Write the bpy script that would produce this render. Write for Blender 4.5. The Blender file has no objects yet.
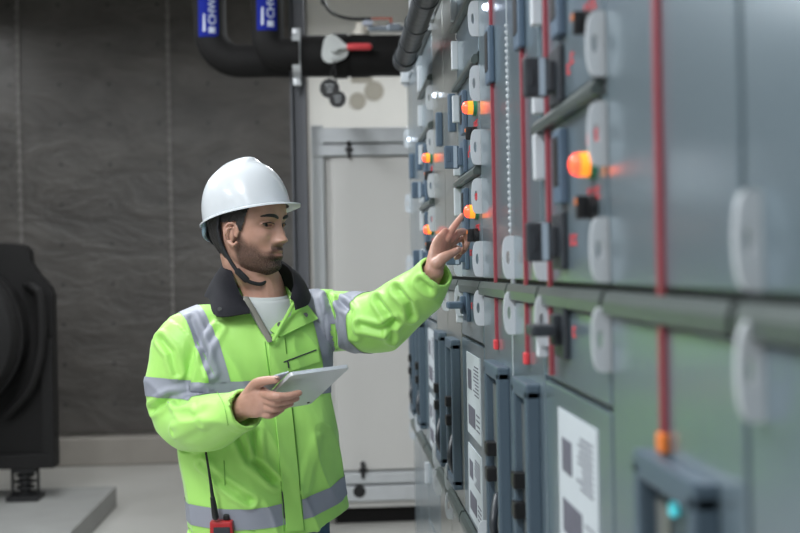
import bpy, bmesh, math, random
import numpy as np
from mathutils import Vector, Matrix, noise
from mathutils.bvhtree import BVHTree
random.seed(7)
S = bpy.context.scene
COL = S.collection
PI = math.pi

# ------------------------------------------------------------------ camera
FPX = 1150.0
CAM = Vector((0, 0, 1.47))
YAW = math.atan(67 / FPX)
ROLL = 0.019
F = Vector((math.sin(YAW), math.cos(YAW), 0))
R0 = Vector((math.cos(YAW), -math.sin(YAW), 0))
Z0 = Vector((0, 0, 1))
RR = (R0 * math.cos(ROLL) - Z0 * math.sin(ROLL)).normalized()
UU = (Z0 * math.cos(ROLL) + R0 * math.sin(ROLL)).normalized()
CY = 268.7

def W(u, v, d):
    """a photographed direction at a real distance d from the camera -> world point"""
    u, v, d = float(u), float(v), float(d)
    return CAM + d * (F + (u - 400) / FPX * RR + (CY - v) / FPX * UU)

def ray(u, v):
    u, v = float(u), float(v)
    return (F + (u - 400) / FPX * RR + (CY - v) / FPX * UU).normalized()

cam_d = bpy.data.cameras.new('camera')
cam = bpy.data.objects.new('camera', cam_d)
COL.objects.link(cam)
cam.matrix_world = Matrix(((RR.x, UU.x, -F.x, CAM.x), (RR.y, UU.y, -F.y, CAM.y), (RR.z, UU.z, -F.z, CAM.z), (0, 0, 0, 1)))
cam_d.sensor_width = 36
cam_d.lens = FPX / 800 * 36
cam_d.shift_y = (CY - 266.5) / 800
cam_d.dof.use_dof = True
cam_d.dof.focus_distance = 2.95
cam_d.dof.aperture_fstop = 2.6
cam_d.dof.aperture_blades = 9
S.camera = cam

# ------------------------------------------------------------------ materials
def newmat(name):
    m = bpy.data.materials.new(name); m.use_nodes = True
    return m, m.node_tree.nodes, m.node_tree.links, m.node_tree.nodes['Principled BSDF']

def pmat(name, col, rough=.5, metal=0, nscale=0, namt=0, bump=0, bscale=60, emit=None, estr=0, spec=.5, coat=0, crough=.1, sheen=0, bdist=.002):
    m, N, L, P = newmat(name)
    P.inputs['Base Color'].default_value = (*col, 1)
    P.inputs['Roughness'].default_value = rough
    P.inputs['Metallic'].default_value = metal
    P.inputs['Specular IOR Level'].default_value = spec
    P.inputs['Coat Weight'].default_value = coat
    P.inputs['Coat Roughness'].default_value = crough
    P.inputs['Sheen Weight'].default_value = sheen
    tc = N.new('ShaderNodeTexCoord')
    if namt:
        n = N.new('ShaderNodeTexNoise'); n.inputs['Scale'].default_value = nscale; n.inputs['Detail'].default_value = 5
        L.new(tc.outputs['Object'], n.inputs['Vector'])
        mx = N.new('ShaderNodeMix'); mx.data_type = 'RGBA'
        mx.inputs['A'].default_value = (*[c * (1 - namt) for c in col], 1)
        mx.inputs['B'].default_value = (*[min(1, c * (1 + namt)) for c in col], 1)
        L.new(n.outputs['Fac'], mx.inputs['Factor']); L.new(mx.outputs['Result'], P.inputs['Base Color'])
    if bump:
        n2 = N.new('ShaderNodeTexNoise'); n2.inputs['Scale'].default_value = bscale; n2.inputs['Detail'].default_value = 4
        L.new(tc.outputs['Object'], n2.inputs['Vector'])
        b = N.new('ShaderNodeBump'); b.inputs['Strength'].default_value = bump; b.inputs['Distance'].default_value = bdist
        L.new(n2.outputs['Fac'], b.inputs['Height']); L.new(b.outputs['Normal'], P.inputs['Normal'])
    if emit:
        P.inputs['Emission Color'].default_value = (*emit, 1); P.inputs['Emission Strength'].default_value = estr
    return m

M = {}
M['panel'] = pmat('panel_paint', (.19, .252, .292), .29, metal=.5, nscale=3, namt=.05, bump=.05, bscale=14, coat=.75, crough=.17)
M['panel_dark'] = pmat('carcass_paint', (.05, .06, .065), .5, nscale=8, namt=.1)
M['panel_warm'] = pmat('panel_paint_warm', (.25, .26, .24), .30, metal=.5, nscale=3, namt=.06, bump=.05, bscale=14, coat=.75, crough=.17)
M['ledge'] = pmat('ledge_metal', (.085, .105, .10), .32, metal=.3, nscale=20, namt=.08)
M['white_plastic'] = pmat('white_plastic', (.52, .55, .58), .35, nscale=30, namt=.03)
M['label_strip'] = pmat('pale_blue_strip', (.34, .42, .50), .4, nscale=30, namt=.03)
M['blue_grey'] = pmat('blue_grey_plastic', (.075, .115, .165), .4, nscale=30, namt=.05)
M['dark_grey'] = pmat('dark_grey_plastic', (.028, .033, .04), .42, nscale=30, namt=.06)
M['black'] = pmat('black_plastic', (.010, .010, .011), .4, nscale=30, namt=.1)
M['bezel'] = pmat('bezel_blue', (.065, .095, .125), .4, nscale=20, namt=.05)
M['recess'] = pmat('recess_panel', (.045, .065, .075), .3, nscale=20, namt=.08)
M['red_line'] = pmat('red_enamel', (.27, .050, .065), .4, nscale=30, namt=.05)
M['red_mark'] = pmat('red_ink', (.62, .05, .06), .5, nscale=30, namt=.05)
M['orange'] = pmat('orange_plastic', (.75, .2, .04), .4, nscale=30, namt=.05)
M['green_p'] = pmat('green_plastic', (.03, .22, .1), .4, nscale=30, namt=.05)
M['lamp_red'] = pmat('lit_red_lens', (.9, .12, .03), .3, nscale=40, namt=.05, emit=(1, .055, .03), estr=2.2)
M['lamp_orange'] = pmat('lit_orange_lens', (.9, .35, .03), .3, nscale=40, namt=.05, emit=(1, .23, .02), estr=1.3)
M['glow_white'] = pmat('glowing_white_cap', (.9, .95, 1), .3, nscale=40, namt=.02, emit=(.7, .8, 1), estr=2.5)
M['cyan'] = pmat('lit_cyan_lens', (.1, .8, .9), .3, nscale=40, namt=.02, emit=(.1, .6, .7), estr=.35)
M['paper'] = pmat('label_paper', (.43, .47, .50), .6, nscale=20, namt=.04)
M['print'] = pmat('label_print', (.10, .10, .13), .6, nscale=20, namt=.2)
M['steel'] = pmat('brushed_steel', (.56, .58, .60), .35, metal=.25, nscale=12, namt=.12)
M['post_grey'] = pmat('post_grey', (.085, .088, .10), .6, nscale=12, namt=.12)
M['steel_white'] = pmat('painted_steel', (.55, .57, .58), .42, nscale=5, namt=.05)
M['white_unit'] = pmat('white_unit_panel', (.60, .59, .57), .38, nscale=3, namt=.03)
M['white_wall'] = pmat('white_wall', (.78, .765, .72), .75, nscale=3, namt=.05, bump=.1)
M['beige'] = pmat('beige_plate', (.40, .37, .31), .7, nscale=10, namt=.04)
M['cream'] = pmat('cream_fitting', (.72, .68, .60), .5, nscale=20, namt=.05)
M['insul'] = pmat('black_insulation', (.008, .0075, .0075), .75, nscale=12, namt=.25, bump=.3, bscale=20, bdist=.01, spec=.25)
M['insul2'] = pmat('grey_pipe_wrap', (.045, .05, .055), .4, nscale=12, namt=.25, bump=.3, bscale=20, bdist=.01)
M['label_blue'] = pmat('blue_label', (.006, .015, .22), .7, spec=.12, nscale=20, namt=.08)
M['label_white'] = pmat('white_lettering', (.50, .54, .64), .5, nscale=20, namt=.08)
M['machine'] = pmat('machine_black', (.007, .0065, .0065), .6, spec=.25, nscale=10, namt=.25)
M['machine2'] = pmat('machine_dark_grey', (.009, .0085, .0085), .65, spec=.25, nscale=10, namt=.2)
M['concrete'] = pmat('concrete_plinth', (.26, .26, .25), .6, nscale=6, namt=.13, bump=.2, bscale=40)
M['kerb'] = pmat('kerb_plaster', (.30, .275, .245), .7, nscale=6, namt=.12, bump=.2)
M['ceiling'] = pmat('ceiling_white', (.60, .60, .59), .85, nscale=4, namt=.04)
M['side_wall'] = pmat('side_wall_paint', (.22, .22, .21), .8, nscale=4, namt=.08)
M['diffuser'] = pmat('lamp_diffuser', (.9, .9, .9), .4, nscale=8, namt=.01, emit=(.93, .97, 1), estr=5)

def floor_mat():
    m, N, L, P = newmat('floor_epoxy')
    tc = N.new('ShaderNodeTexCoord')
    n = N.new('ShaderNodeTexNoise'); n.inputs['Scale'].default_value = 1.2; n.inputs['Detail'].default_value = 6
    L.new(tc.outputs['Object'], n.inputs['Vector'])
    cr = N.new('ShaderNodeValToRGB')
    cr.color_ramp.elements[0].position = .3; cr.color_ramp.elements[0].color = (.42, .41, .38, 1)
    cr.color_ramp.elements[1].position = .7; cr.color_ramp.elements[1].color = (.53, .52, .49, 1)
    L.new(n.outputs['Fac'], cr.inputs['Fac']); L.new(cr.outputs['Color'], P.inputs['Base Color'])
    P.inputs['Roughness'].default_value = .28
    return m
M['floor'] = floor_mat()

def blanket_mat():
    m, N, L, P = newmat('acoustic_blanket')
    tc = N.new('ShaderNodeTexCoord')
    mp = N.new('ShaderNodeMapping'); mp.inputs['Scale'].default_value = (1.2, 1, 2.6)
    L.new(tc.outputs['Object'], mp.inputs['Vector'])
    n = N.new('ShaderNodeTexNoise'); n.inputs['Scale'].default_value = 1.6; n.inputs['Detail'].default_value = 8; n.inputs['Roughness'].default_value = .62; n.inputs['Distortion'].default_value = .6
    L.new(mp.outputs['Vector'], n.inputs['Vector'])
    cr = N.new('ShaderNodeValToRGB')
    cr.color_ramp.elements[0].position = .32; cr.color_ramp.elements[0].color = (.045, .040, .036, 1)
    cr.color_ramp.elements[1].position = .72; cr.color_ramp.elements[1].color = (.095, .086, .078, 1)
    L.new(n.outputs['Fac'], cr.inputs['Fac'])
    # stud dots on a grid
    sx = N.new('ShaderNodeSeparateXYZ'); L.new(tc.outputs['Object'], sx.inputs['Vector'])
    def mth(op, a, b=None):
        k = N.new('ShaderNodeMath'); k.operation = op
        for i, q in enumerate((a, b)):
            if q is None: continue
            if isinstance(q, (int, float)): k.inputs[i].default_value = q
            else: L.new(q, k.inputs[i])
        return k.outputs[0]
    fx = mth('SUBTRACT', mth('FRACT', mth('MULTIPLY', sx.outputs['X'], 1 / .38)), .5)
    fz = mth('SUBTRACT', mth('FRACT', mth('MULTIPLY', sx.outputs['Z'], 1 / .31)), .5)
    fx = mth('MULTIPLY', fx, .38); fz = mth('MULTIPLY', fz, .31)
    d2 = mth('ADD', mth('MULTIPLY', fx, fx), mth('MULTIPLY', fz, fz))
    dot = mth('LESS_THAN', d2, .00016)
    mx = N.new('ShaderNodeMix'); mx.data_type = 'RGBA'; mx.inputs['B'].default_value = (.012, .011, .011, 1)
    L.new(cr.outputs['Color'], mx.inputs['A']); L.new(dot, mx.inputs['Factor']); L.new(mx.outputs['Result'], P.inputs['Base Color'])
    P.inputs['Roughness'].default_value = .42
    b = N.new('ShaderNodeBump'); b.inputs['Strength'].default_value = .5; b.inputs['Distance'].default_value = .05
    L.new(n.outputs['Fac'], b.inputs['Height']); L.new(b.outputs['Normal'], P.inputs['Normal'])
    return m
M['blanket'] = blanket_mat()

# ------------------------------------------------------------------ mesh helpers
def box(bm, x0, x1, y0, y1, z0, z1, bev=0, seg=2):
    vs = [bm.verts.new(p) for p in ((x0, y0, z0), (x1, y0, z0), (x1, y1, z0), (x0, y1, z0), (x0, y0, z1), (x1, y0, z1), (x1, y1, z1), (x0, y1, z1))]
    fs = [bm.faces.new([vs[i] for i in q]) for q in ((0, 3, 2, 1), (4, 5, 6, 7), (0, 1, 5, 4), (1, 2, 6, 5), (2, 3, 7, 6), (3, 0, 4, 7))]
    if bev:
        es = {e for f in fs for e in f.edges}
        bmesh.ops.bevel(bm, geom=list(es), offset=bev, segments=seg, profile=.6, affect='EDGES')
    return bm

def B(*a, **k):
    return box(bmesh.new(), *a, **k)

def spline(pts, n=6):
    P = [np.array(p, float) for p in pts]
    out = []
    for i in range(len(P) - 1):
        p0 = P[i - 1] if i else 2 * P[0] - P[1]
        p1, p2 = P[i], P[i + 1]
        p3 = P[i + 2] if i + 2 < len(P) else 2 * P[-1] - P[-2]
        for k in range(n):
            t = k / n
            out.append(.5 * ((2 * p1) + (-p0 + p2) * t + (2 * p0 - 5 * p1 + 4 * p2 - p3) * t * t + (-p0 + 3 * p1 - 3 * p2 + p3) * t ** 3))
    out.append(P[-1])
    return out

def tube(bm, path, rad, seg=16, up=None, cap='round', n=0):
    """path of points, rad scalar / list / list of (ra,rb). ra lies along 'up' reference. Adds a closed tube."""
    path = [np.array(p, float) for p in path]
    if not hasattr(rad, '__len__'): rad = [rad] * len(path)
    rad = [(r, r) if not hasattr(r, '__len__') else tuple(r) for r in rad]
    if n:
        allp = spline([np.concatenate([p, r]) for p, r in zip(path, rad)], n)
        path = [a[:3] for a in allp]; rad = [(max(a[3], 1e-4), max(a[4], 1e-4)) for a in allp]
    T = []
    for i in range(len(path)):
        t = path[min(i + 1, len(path) - 1)] - path[max(i - 1, 0)]
        l = np.linalg.norm(t); T.append(t / l if l > 1e-9 else np.array([0, 0, 1.]))
    if up is None:
        up = np.array([0, 0, 1.]) if abs(T[0][2]) < .8 else np.array([1., 0, 0])
        fixed = False
    else:
        up = np.array(up, float); fixed = True
    rings = []
    a = up - T[0] * up.dot(T[0]); a /= np.linalg.norm(a)
    frames = []
    for t in T:
        src = up if fixed else a
        a2 = src - t * src.dot(t); a2 /= np.linalg.norm(a2); a = a2
        frames.append((a, np.cross(t, a)))
    items = []
    if cap == 'round':
        for q in (.12, .45, .75, .93):
            ct = math.sqrt(1 - q * q)
            m = (rad[0][0] + rad[0][1]) / 2
            items.append((path[0] - T[0] * m * ct, (rad[0][0] * q, rad[0][1] * q), frames[0]))
    for p, r, f in zip(path, rad, frames): items.append((p, r, f))
    if cap == 'round':
        for q in (.93, .75, .45, .12):
            ct = math.sqrt(1 - q * q)
            m = (rad[-1][0] + rad[-1][1]) / 2
            items.append((path[-1] + T[-1] * m * ct, (rad[-1][0] * q, rad[-1][1] * q), frames[-1]))
    for p, r, (fa, fb) in items:
        rings.append([bm.verts.new(p + fa * r[0] * math.cos(2 * PI * k / seg) + fb * r[1] * math.sin(2 * PI * k / seg)) for k in range(seg)])
    for i in range(len(rings) - 1):
        for k in range(seg):
            bm.faces.new((rings[i][k], rings[i][(k + 1) % seg], rings[i + 1][(k + 1) % seg], rings[i + 1][k]))
    if cap:
        bm.faces.new(list(reversed(rings[0]))); bm.faces.new(rings[-1])
    return bm

def TB(*a, **k):
    return tube(bmesh.new(), *a, **k)

def sphere(bm, c, r, su=20, sv=12):
    if not hasattr(r, '__len__'): r = (r, r, r)
    m = Matrix.Translation(Vector(c)) @ Matrix.Diagonal((*r, 1))
    bmesh.ops.create_uvsphere(bm, u_segments=su, v_segments=sv, radius=1, matrix=m)
    return bm

def prism(bm, pts, direction):
    """closed polygon of 3D pts extruded along direction"""
    d = Vector(direction)
    a = [bm.verts.new(Vector(p)) for p in pts]; b = [bm.verts.new(Vector(p) + d) for p in pts]
    n = len(pts)
    bm.faces.new(list(reversed(a))); bm.faces.new(b)
    for i in range(n):
        bm.faces.new((a[i], a[(i + 1) % n], b[(i + 1) % n], b[i]))
    return bm

def ringprism(bm, outer, inner, direction):
    """outer and inner loops with equal counts -> plate with a hole"""
    d = Vector(direction); n = len(outer)
    o = [bm.verts.new(Vector(p)) for p in outer]; i_ = [bm.verts.new(Vector(p)) for p in inner]
    o2 = [bm.verts.new(Vector(p) + d) for p in outer]; i2 = [bm.verts.new(Vector(p) + d) for p in inner]
    for k in range(n):
        j = (k + 1) % n
        bm.faces.new((o[k], i_[k], i_[j], o[j])); bm.faces.new((o2[k], o2[j], i2[j], i2[k]))
        bm.faces.new((o[k], o[j], o2[j], o2[k])); bm.faces.new((i_[k], i2[k], i2[j], i_[j]))
    return bm

def obj(name, bm, mat, parent=None, smooth=False, origin=None, label=None, recalc=True):
    """bm (or mesh) -> one linked mesh object. origin: world point that becomes the local zero."""
    if isinstance(bm, bmesh.types.BMesh):
        if recalc: bmesh.ops.recalc_face_normals(bm, faces=bm.faces)
        me = bpy.data.meshes.new(name); bm.to_mesh(me); bm.free()
    else:
        me = bm; me.name = name
    if origin is not None:
        me.transform(Matrix.Translation(-Vector(origin)))
    o = bpy.data.objects.new(name, me); COL.objects.link(o)
    me.materials.clear(); me.materials.append(M[mat] if isinstance(mat, str) else mat)
    if smooth:
        if smooth is True: me.polygons.foreach_set('use_smooth', [True] * len(me.polygons))
        else:
            me.polygons.foreach_set('use_smooth', [True] * len(me.polygons))
            me.set_sharp_from_angle(angle=math.radians(smooth))
    if parent is not None: o.parent = parent
    if origin is not None and parent is None: o.location = origin
    if label: o['label'] = label
    return o

def thing(name, label, cat, loc=(0, 0, 0), group=None):
    o = bpy.data.objects.new(name, None); COL.objects.link(o)
    o.empty_display_size = .1
    o.location = loc; o['label'] = label; o['category'] = cat
    if group: o['group'] = group
    return o

def tag(o, label, cat, group=None):
    o['label'] = label; o['category'] = cat
    if group: o['group'] = group
    return o

def struct(name, bm, mat, **k):
    o = obj(name, bm, mat, **k); o['kind'] = 'structure'; return o

def tmp_eval(bm, mods):
    me = bpy.data.meshes.new('tmp'); bm.to_mesh(me); bm.free()
    o = bpy.data.objects.new('tmp', me); COL.objects.link(o)
    for typ, kw in mods:
        m = o.modifiers.new(typ, typ)
        for k, v in kw.items(): setattr(m, k, v)
    dg = bpy.context.evaluated_depsgraph_get(); dg.update()
    res = bpy.data.meshes.new_from_object(o.evaluated_get(dg))
    bpy.data.objects.remove(o); bpy.data.meshes.remove(me)
    return res

def voxel(bm, size, smooth_it=4, fac=.5):
    bmesh.ops.recalc_face_normals(bm, faces=bm.faces)
    mods = [('REMESH', dict(mode='VOXEL', voxel_size=size))]
    if smooth_it: mods.append(('SMOOTH', dict(factor=fac, iterations=smooth_it)))
    return tmp_eval(bm, mods)

def co_of(me):
    a = np.empty(len(me.vertices) * 3, np.float32); me.vertices.foreach_get('co', a); return a.reshape(-1, 3).astype(float)
def no_of(me):
    a = np.empty(len(me.vertices) * 3, np.float32); me.vertices.foreach_get('normal', a); return a.reshape(-1, 3).astype(float)
def set_co(me, a):
    me.vertices.foreach_set('co', a.astype(np.float32).ravel()); me.update()

# ------------------------------------------------------------------ room
XL, XR, Y0, Y1, ZC = -4.6, 1.35, -3.6, 9.1, 3.9
t = .12
struct('floor', B(XL - t, XR + t, Y0 - t, Y1 + t, -.12, 0), 'floor')
struct('ceiling', B(XL - t, XR + t, Y0 - t, Y1 + t, ZC, ZC + .12), 'ceiling')
struct('wall_left', B(XL - t, XL, Y0 - t, Y1 + t, 0, ZC), 'side_wall')
struct('wall_right', B(XR, XR + t, Y0 - t, Y1 + t, 0, ZC), 'side_wall')
struct('wall_front', B(XL, XR, Y0 - t, Y0, 0, ZC), 'side_wall')
struct('wall_back', B(XL, XR, Y1, Y1 + t, 0, ZC), 'white_wall')
XB = -.17
struct('trim_1', B(XL, XB, Y1 - .05, Y1, .235, ZC, bev=.012), 'blanket')       # quilted lining of the back wall
struct('baseboard_back', B(XL, XR, Y1 - .16, Y1, 0, .215, bev=.015), 'kerb')
for i, x in enumerate((-3.55, -2.40, -1.25)):
    bm = B(x - .010, x + .010, Y1 - .062, Y1 - .05, .30, ZC, bev=.003)
    z = .38
    while z < ZC - .05:
        box(bm, x - .018, x + .018, Y1 - .068, Y1 - .058, z, z + .03, bev=.004, seg=1); z += .075
    struct('trim_%d' % (i + 2), bm, pmat('seam_tape_%d' % i, (.16, .15, .14), .5, nscale=8, namt=.3))

LIGHTS = [(-1.3, -1.6, 34, 'added ceiling light behind the camera for frontal light, nearer the cabinets'), (-3.2, -1.6, 26, 'added ceiling light behind the camera for frontal light, nearer the left wall'),  # both added out of view to supply frontal light
          (-1.3, 1.0, 98, 'linear ceiling light above the aisle in front of the worker'), (-3.2, 1.0, 45, 'linear ceiling light over the left side in front of the worker'),
          (-.9, 3.9, 70, 'linear ceiling light above and just behind the worker'), (-3.2, 4.4, 30, 'linear ceiling light over the left side beyond the worker'),
          (-1.7, 5.4, 40, 'linear ceiling light in front of the white unit'), (.55, 7.4, 31, 'added ceiling light over the white unit, brightening the back wall'), (-3.0, 7.9, 14, 'linear ceiling light near the black machine')]  # the one over the white unit is added to brighten the back wall
# ------------------------------------------------------------------ switchgear row
A_X = .36                     # plane of the cabinet fronts
EYE = 1.47

def tab_mesh():
    """white D-shaped lifting tab with an oval hole, standing out of the panel; centre at z=0, y=0"""
    n = 36; H = .043; D = .023
    outer, inner = [], []
    for k in range(n):
        a = 2 * PI * k / n
        c, s_ = math.cos(a), math.sin(a)
        if c > 0:
            x = -D * (.28 + .72 * c ** .55); z = H * (1 if s_ > 0 else -1) * abs(s_) ** .85
        else:
            x = .002; z = H * s_
        outer.append((x, 0, z))
        inner.append((-D * .52 - D * .17 * c, 0, .013 * s_))
    bm = ringprism(bmesh.new(), outer, inner, (0, .008, 0))
    me = bpy.data.meshes.new('tab'); bmesh.ops.recalc_face_normals(bm, faces=bm.faces); bm.to_mesh(me); bm.free()
    me.materials.append(M['white_plastic'])
    return me
TAB = tab_mesh()

def place(name, me, parent, loc, label=None):
    o = bpy.data.objects.new(name, me); COL.objects.link(o); o.parent = parent; o.location = loc
    if label: o['label'] = label
    return o

def cached(fn):
    store = {}
    def g(*a):
        if a not in store:
            bm, mat, sm = fn(*a)
            bmesh.ops.recalc_face_normals(bm, faces=bm.faces)
            me = bpy.data.meshes.new(fn.__name__); bm.to_mesh(me); bm.free(); me.materials.append(M[mat])
            if sm:
                me.polygons.foreach_set('use_smooth', [True] * len(me.polygons)); me.set_sharp_from_angle(angle=math.radians(40))
            store[a] = me
        return store[a]
    return g

@cached
def rot_plate(mat): return B(-.010, 0, -.042, .042, -.044, .044, bev=.003), mat, False
@cached
def rot_knob(mat, turned):
    # broad paddle grip with a finger recess, upright or turned flat
    bm = bmesh.new()
    box(bm, -.022, -.008, -.018, .018, -.024, .024, bev=.004)
    if not turned:
        box(bm, -.058, -.018, -.009, .009, -.031, .031, bev=.005)
        box(bm, -.050, -.042, -.0105, -.0085, -.013, .013, bev=.0008, seg=1)
    else:
        box(bm, -.058, -.018, -.031, .031, -.009, .009, bev=.005)
    return bm, mat, False
@cached
def grip_stripe(): return B(-.034, -.024, -.0098, -.0082, -.029, .029), 'label_strip', False
@cached
def top_clip(): return B(-.034, .002, -.030, .030, -.028, .028, bev=.006), 'white_plastic', False
@cached
def lamp_base():
    return tube(bmesh.new(), [(0, 0, 0), (-.008, 0, 0)], .021, seg=24, cap='flat'), 'green_p', True
@cached
def lamp_lens(mat):
    return tube(bmesh.new(), [(-.020, 0, 0), (-.027, 0, 0), (-.032, 0, 0), (-.034, 0, 0)], [.0160, .0150, .011, .005], seg=24, cap='flat'), mat, True
@cached
def lamp_collar():
    return tube(bmesh.new(), [(-.007, 0, 0), (-.021, 0, 0)], [.0170, .0165], seg=24, cap='flat'), 'lamp_orange', True
@cached
def spot_base():
    return tube(bmesh.new(), [(0, 0, 0), (-.006, 0, 0)], .012, seg=20, cap='flat'), 'steel', True
@cached
def spot_cap():
    return tube(bmesh.new(), [(-.005, 0, 0), (-.014, 0, 0), (-.018, 0, 0)], [.009, .008, .004], seg=18, cap='flat'), 'glow_white', True
@cached
def selector_body():
    bm = tube(bmesh.new(), [(0, 0, 0), (-.012, 0, 0)], .017, seg=24, cap='flat')
    box(bm, -.028, -.010, -.006, .006, -.016, .016, bev=.003)
    return bm, 'black', True
@cached
def selector_dot(mat): return B(-.0295, -.026, -.0045, .0045, .003, .012, bev=.001, seg=1), mat, False
@cached
def meter_frame(h): return B(-.014, 0, -.028, .028, -h / 2, h / 2, bev=.004), 'blue_grey', False
@cached
def meter_window(h): return B(-.0155, -.0135, -.019, .019, -h / 2 + .028, h / 2 - .012), 'black', False
@cached
def hinge_block(h): return B(-.017, .001, -.011, .011, -h / 2, h / 2, bev=.003), 'white_plastic', False
@cached
def marks(n, slant):
    # short red marks printed beside a switch
    bm = bmesh.new()
    y = 0
    for k in range(n):
        z = k * slant
        box(bm, -.0015, 0, y - .016, y, z - .008, z - .005)
        box(bm, -.0015, 0, y - .004, y, z - .008, z + .008)
        box(bm, -.0015, 0, y - .016, y - .004, z + .005, z + .008)
        y -= .026
    return bm, 'red_mark', False

def rotary(root, y, h, turned, mat, glyph):
    p = place('switch_plate', rot_plate(mat), root, (0, y, EYE + h))
    k = place('switch_grip', rot_knob(mat, turned), p, (0, 0, 0))
    if not turned:
        place('grip_stripe', grip_stripe(), p, (0, 0, 0), 'pale stripe on the switch grip')
    if glyph: place('red_marking', marks(*glyph), root, (0, y - .065, EYE + h))

def column_base(root, w, mat='panel', z_top=2.42):
    if root.location.y > 2.8:
        for k in range(2): place('top_clip', top_clip(), root, (0, w * (.25 + .5 * k), EYE + (.872 if k else .905)))
    obj('cabinet_body', B(.013, .62, .002, w - .002, .10, z_top), 'panel_dark', root)
    obj('plinth', B(.03, .60, .0, w, .0, .10), 'ledge', root, label='dark recessed plinth')
    obj('top_fascia', B(0, .014, .003, w - .003, EYE + .868, z_top + .005, bev=.002), mat, root)

def ledge(root, w, h, hh=.022, out=.017, name='ledge'):
    bm = bmesh.new()
    y0, y1 = .012, w - .004
    z0 = EYE + h - hh; z1 = EYE + h
    pts = [(0.001, z1), (-out * .6, z1 - .001), (-out, z1 - hh * .45), (-out, z0 + .002), (-out * .8, z0), (0.001, z0)]
    prism(bm, [(x, y0, z) for x, z in pts], (0, y1 - y0, 0))
    return obj(name, bm, 'ledge', root)

def sticker(root, y0, y1, z0, z1, seed):
    s_ = obj('label_sheet', B(-.0016, 0, y0, y1, z0, z1), 'paper', root, label='white printed notice sheet')
    rnd = random.Random(seed)
    bm = bmesh.new(); h = z1 - z0; w = y1 - y0
    box(bm, -.0026, -.0016, y1 - w * .38, y1 - w * .12, z0 + h * .56, z0 + h * .80)
    box(bm, -.0026, -.0016, y1 - w * .62, y1 - w * .12, z0 + h * .12, z0 + h * .36)
    for k in range(9):
        z = z1 - h * (.12 + .042 * k)
        box(bm, -.0024, -.0016, y0 + w * .1, y0 + w * rnd.uniform(.35, .52), z - .0035, z)
    for k in range(4):
        z = z0 + h * (.14 + .06 * k)
        box(bm, -.0024, -.0016, y0 + w * .06, y0 + w * .30, z - .0035, z)
    obj('print', bm, 'print', s_, label='dark printed pictures and lines of small text')

def breaker_frame(root, y0, y1, h0, h1):
    """thick bezel round a recessed breaker window with buttons and a curved lever"""
    z0, z1 = EYE + h0, EYE + h1; b = .030; D = .026
    bm = bmesh.new()
    box(bm, -D, .001, y0, y1, z1 - b, z1, bev=.005); box(bm, -D, .001, y0, y1, z0, z0 + b, bev=.005)
    box(bm, -D, .001, y0, y0 + b * .8, z0 + .01, z1 - .01, bev=.005); box(bm, -D, .001, y1 - b * .8, y1, z0 + .01, z1 - .01, bev=.005)
    fr = obj('window_frame', bm, 'bezel', root)
    obj('window_panel', B(-.004, .001, y0 + .01, y1 - .01, z0 + .01, z1 - .01), 'recess', fr)
    ym = (y0 + y1) / 2
    obj('inner_strip', B(-.010, -.003, ym + .03, ym + .075, z0 + .05, z1 - .05, bev=.002), 'panel_warm', fr)
    for h in (-.40, -.456):
        if h0 < h < h1:
            obj('push_button', B(-.032, -.003, ym + .035, ym + .072, EYE + h - .015, EYE + h + .015, bev=.003), 'black', fr)
    obj('status_light', TB([(-.003, ym + .015, z1 - .05), (-.010, ym + .015, z1 - .05)], .008, seg=16, cap='flat'), 'cyan', fr, label='small lit cyan light')
    bm = bmesh.new(); pts = []
    for k in range(9):
        a = -.2 + k * .24
        pts.append((-.012 - .016 * math.sin(k / 8 * PI), ym + .02 - .045 * math.sin(k / 8 * PI), EYE - .50 - .075 * k / 8 * 1.4))
    tube(bm, pts, .009, seg=10, cap='round')
    obj('charging_lever', bm, 'dark_grey', fr, smooth=True)

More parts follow.
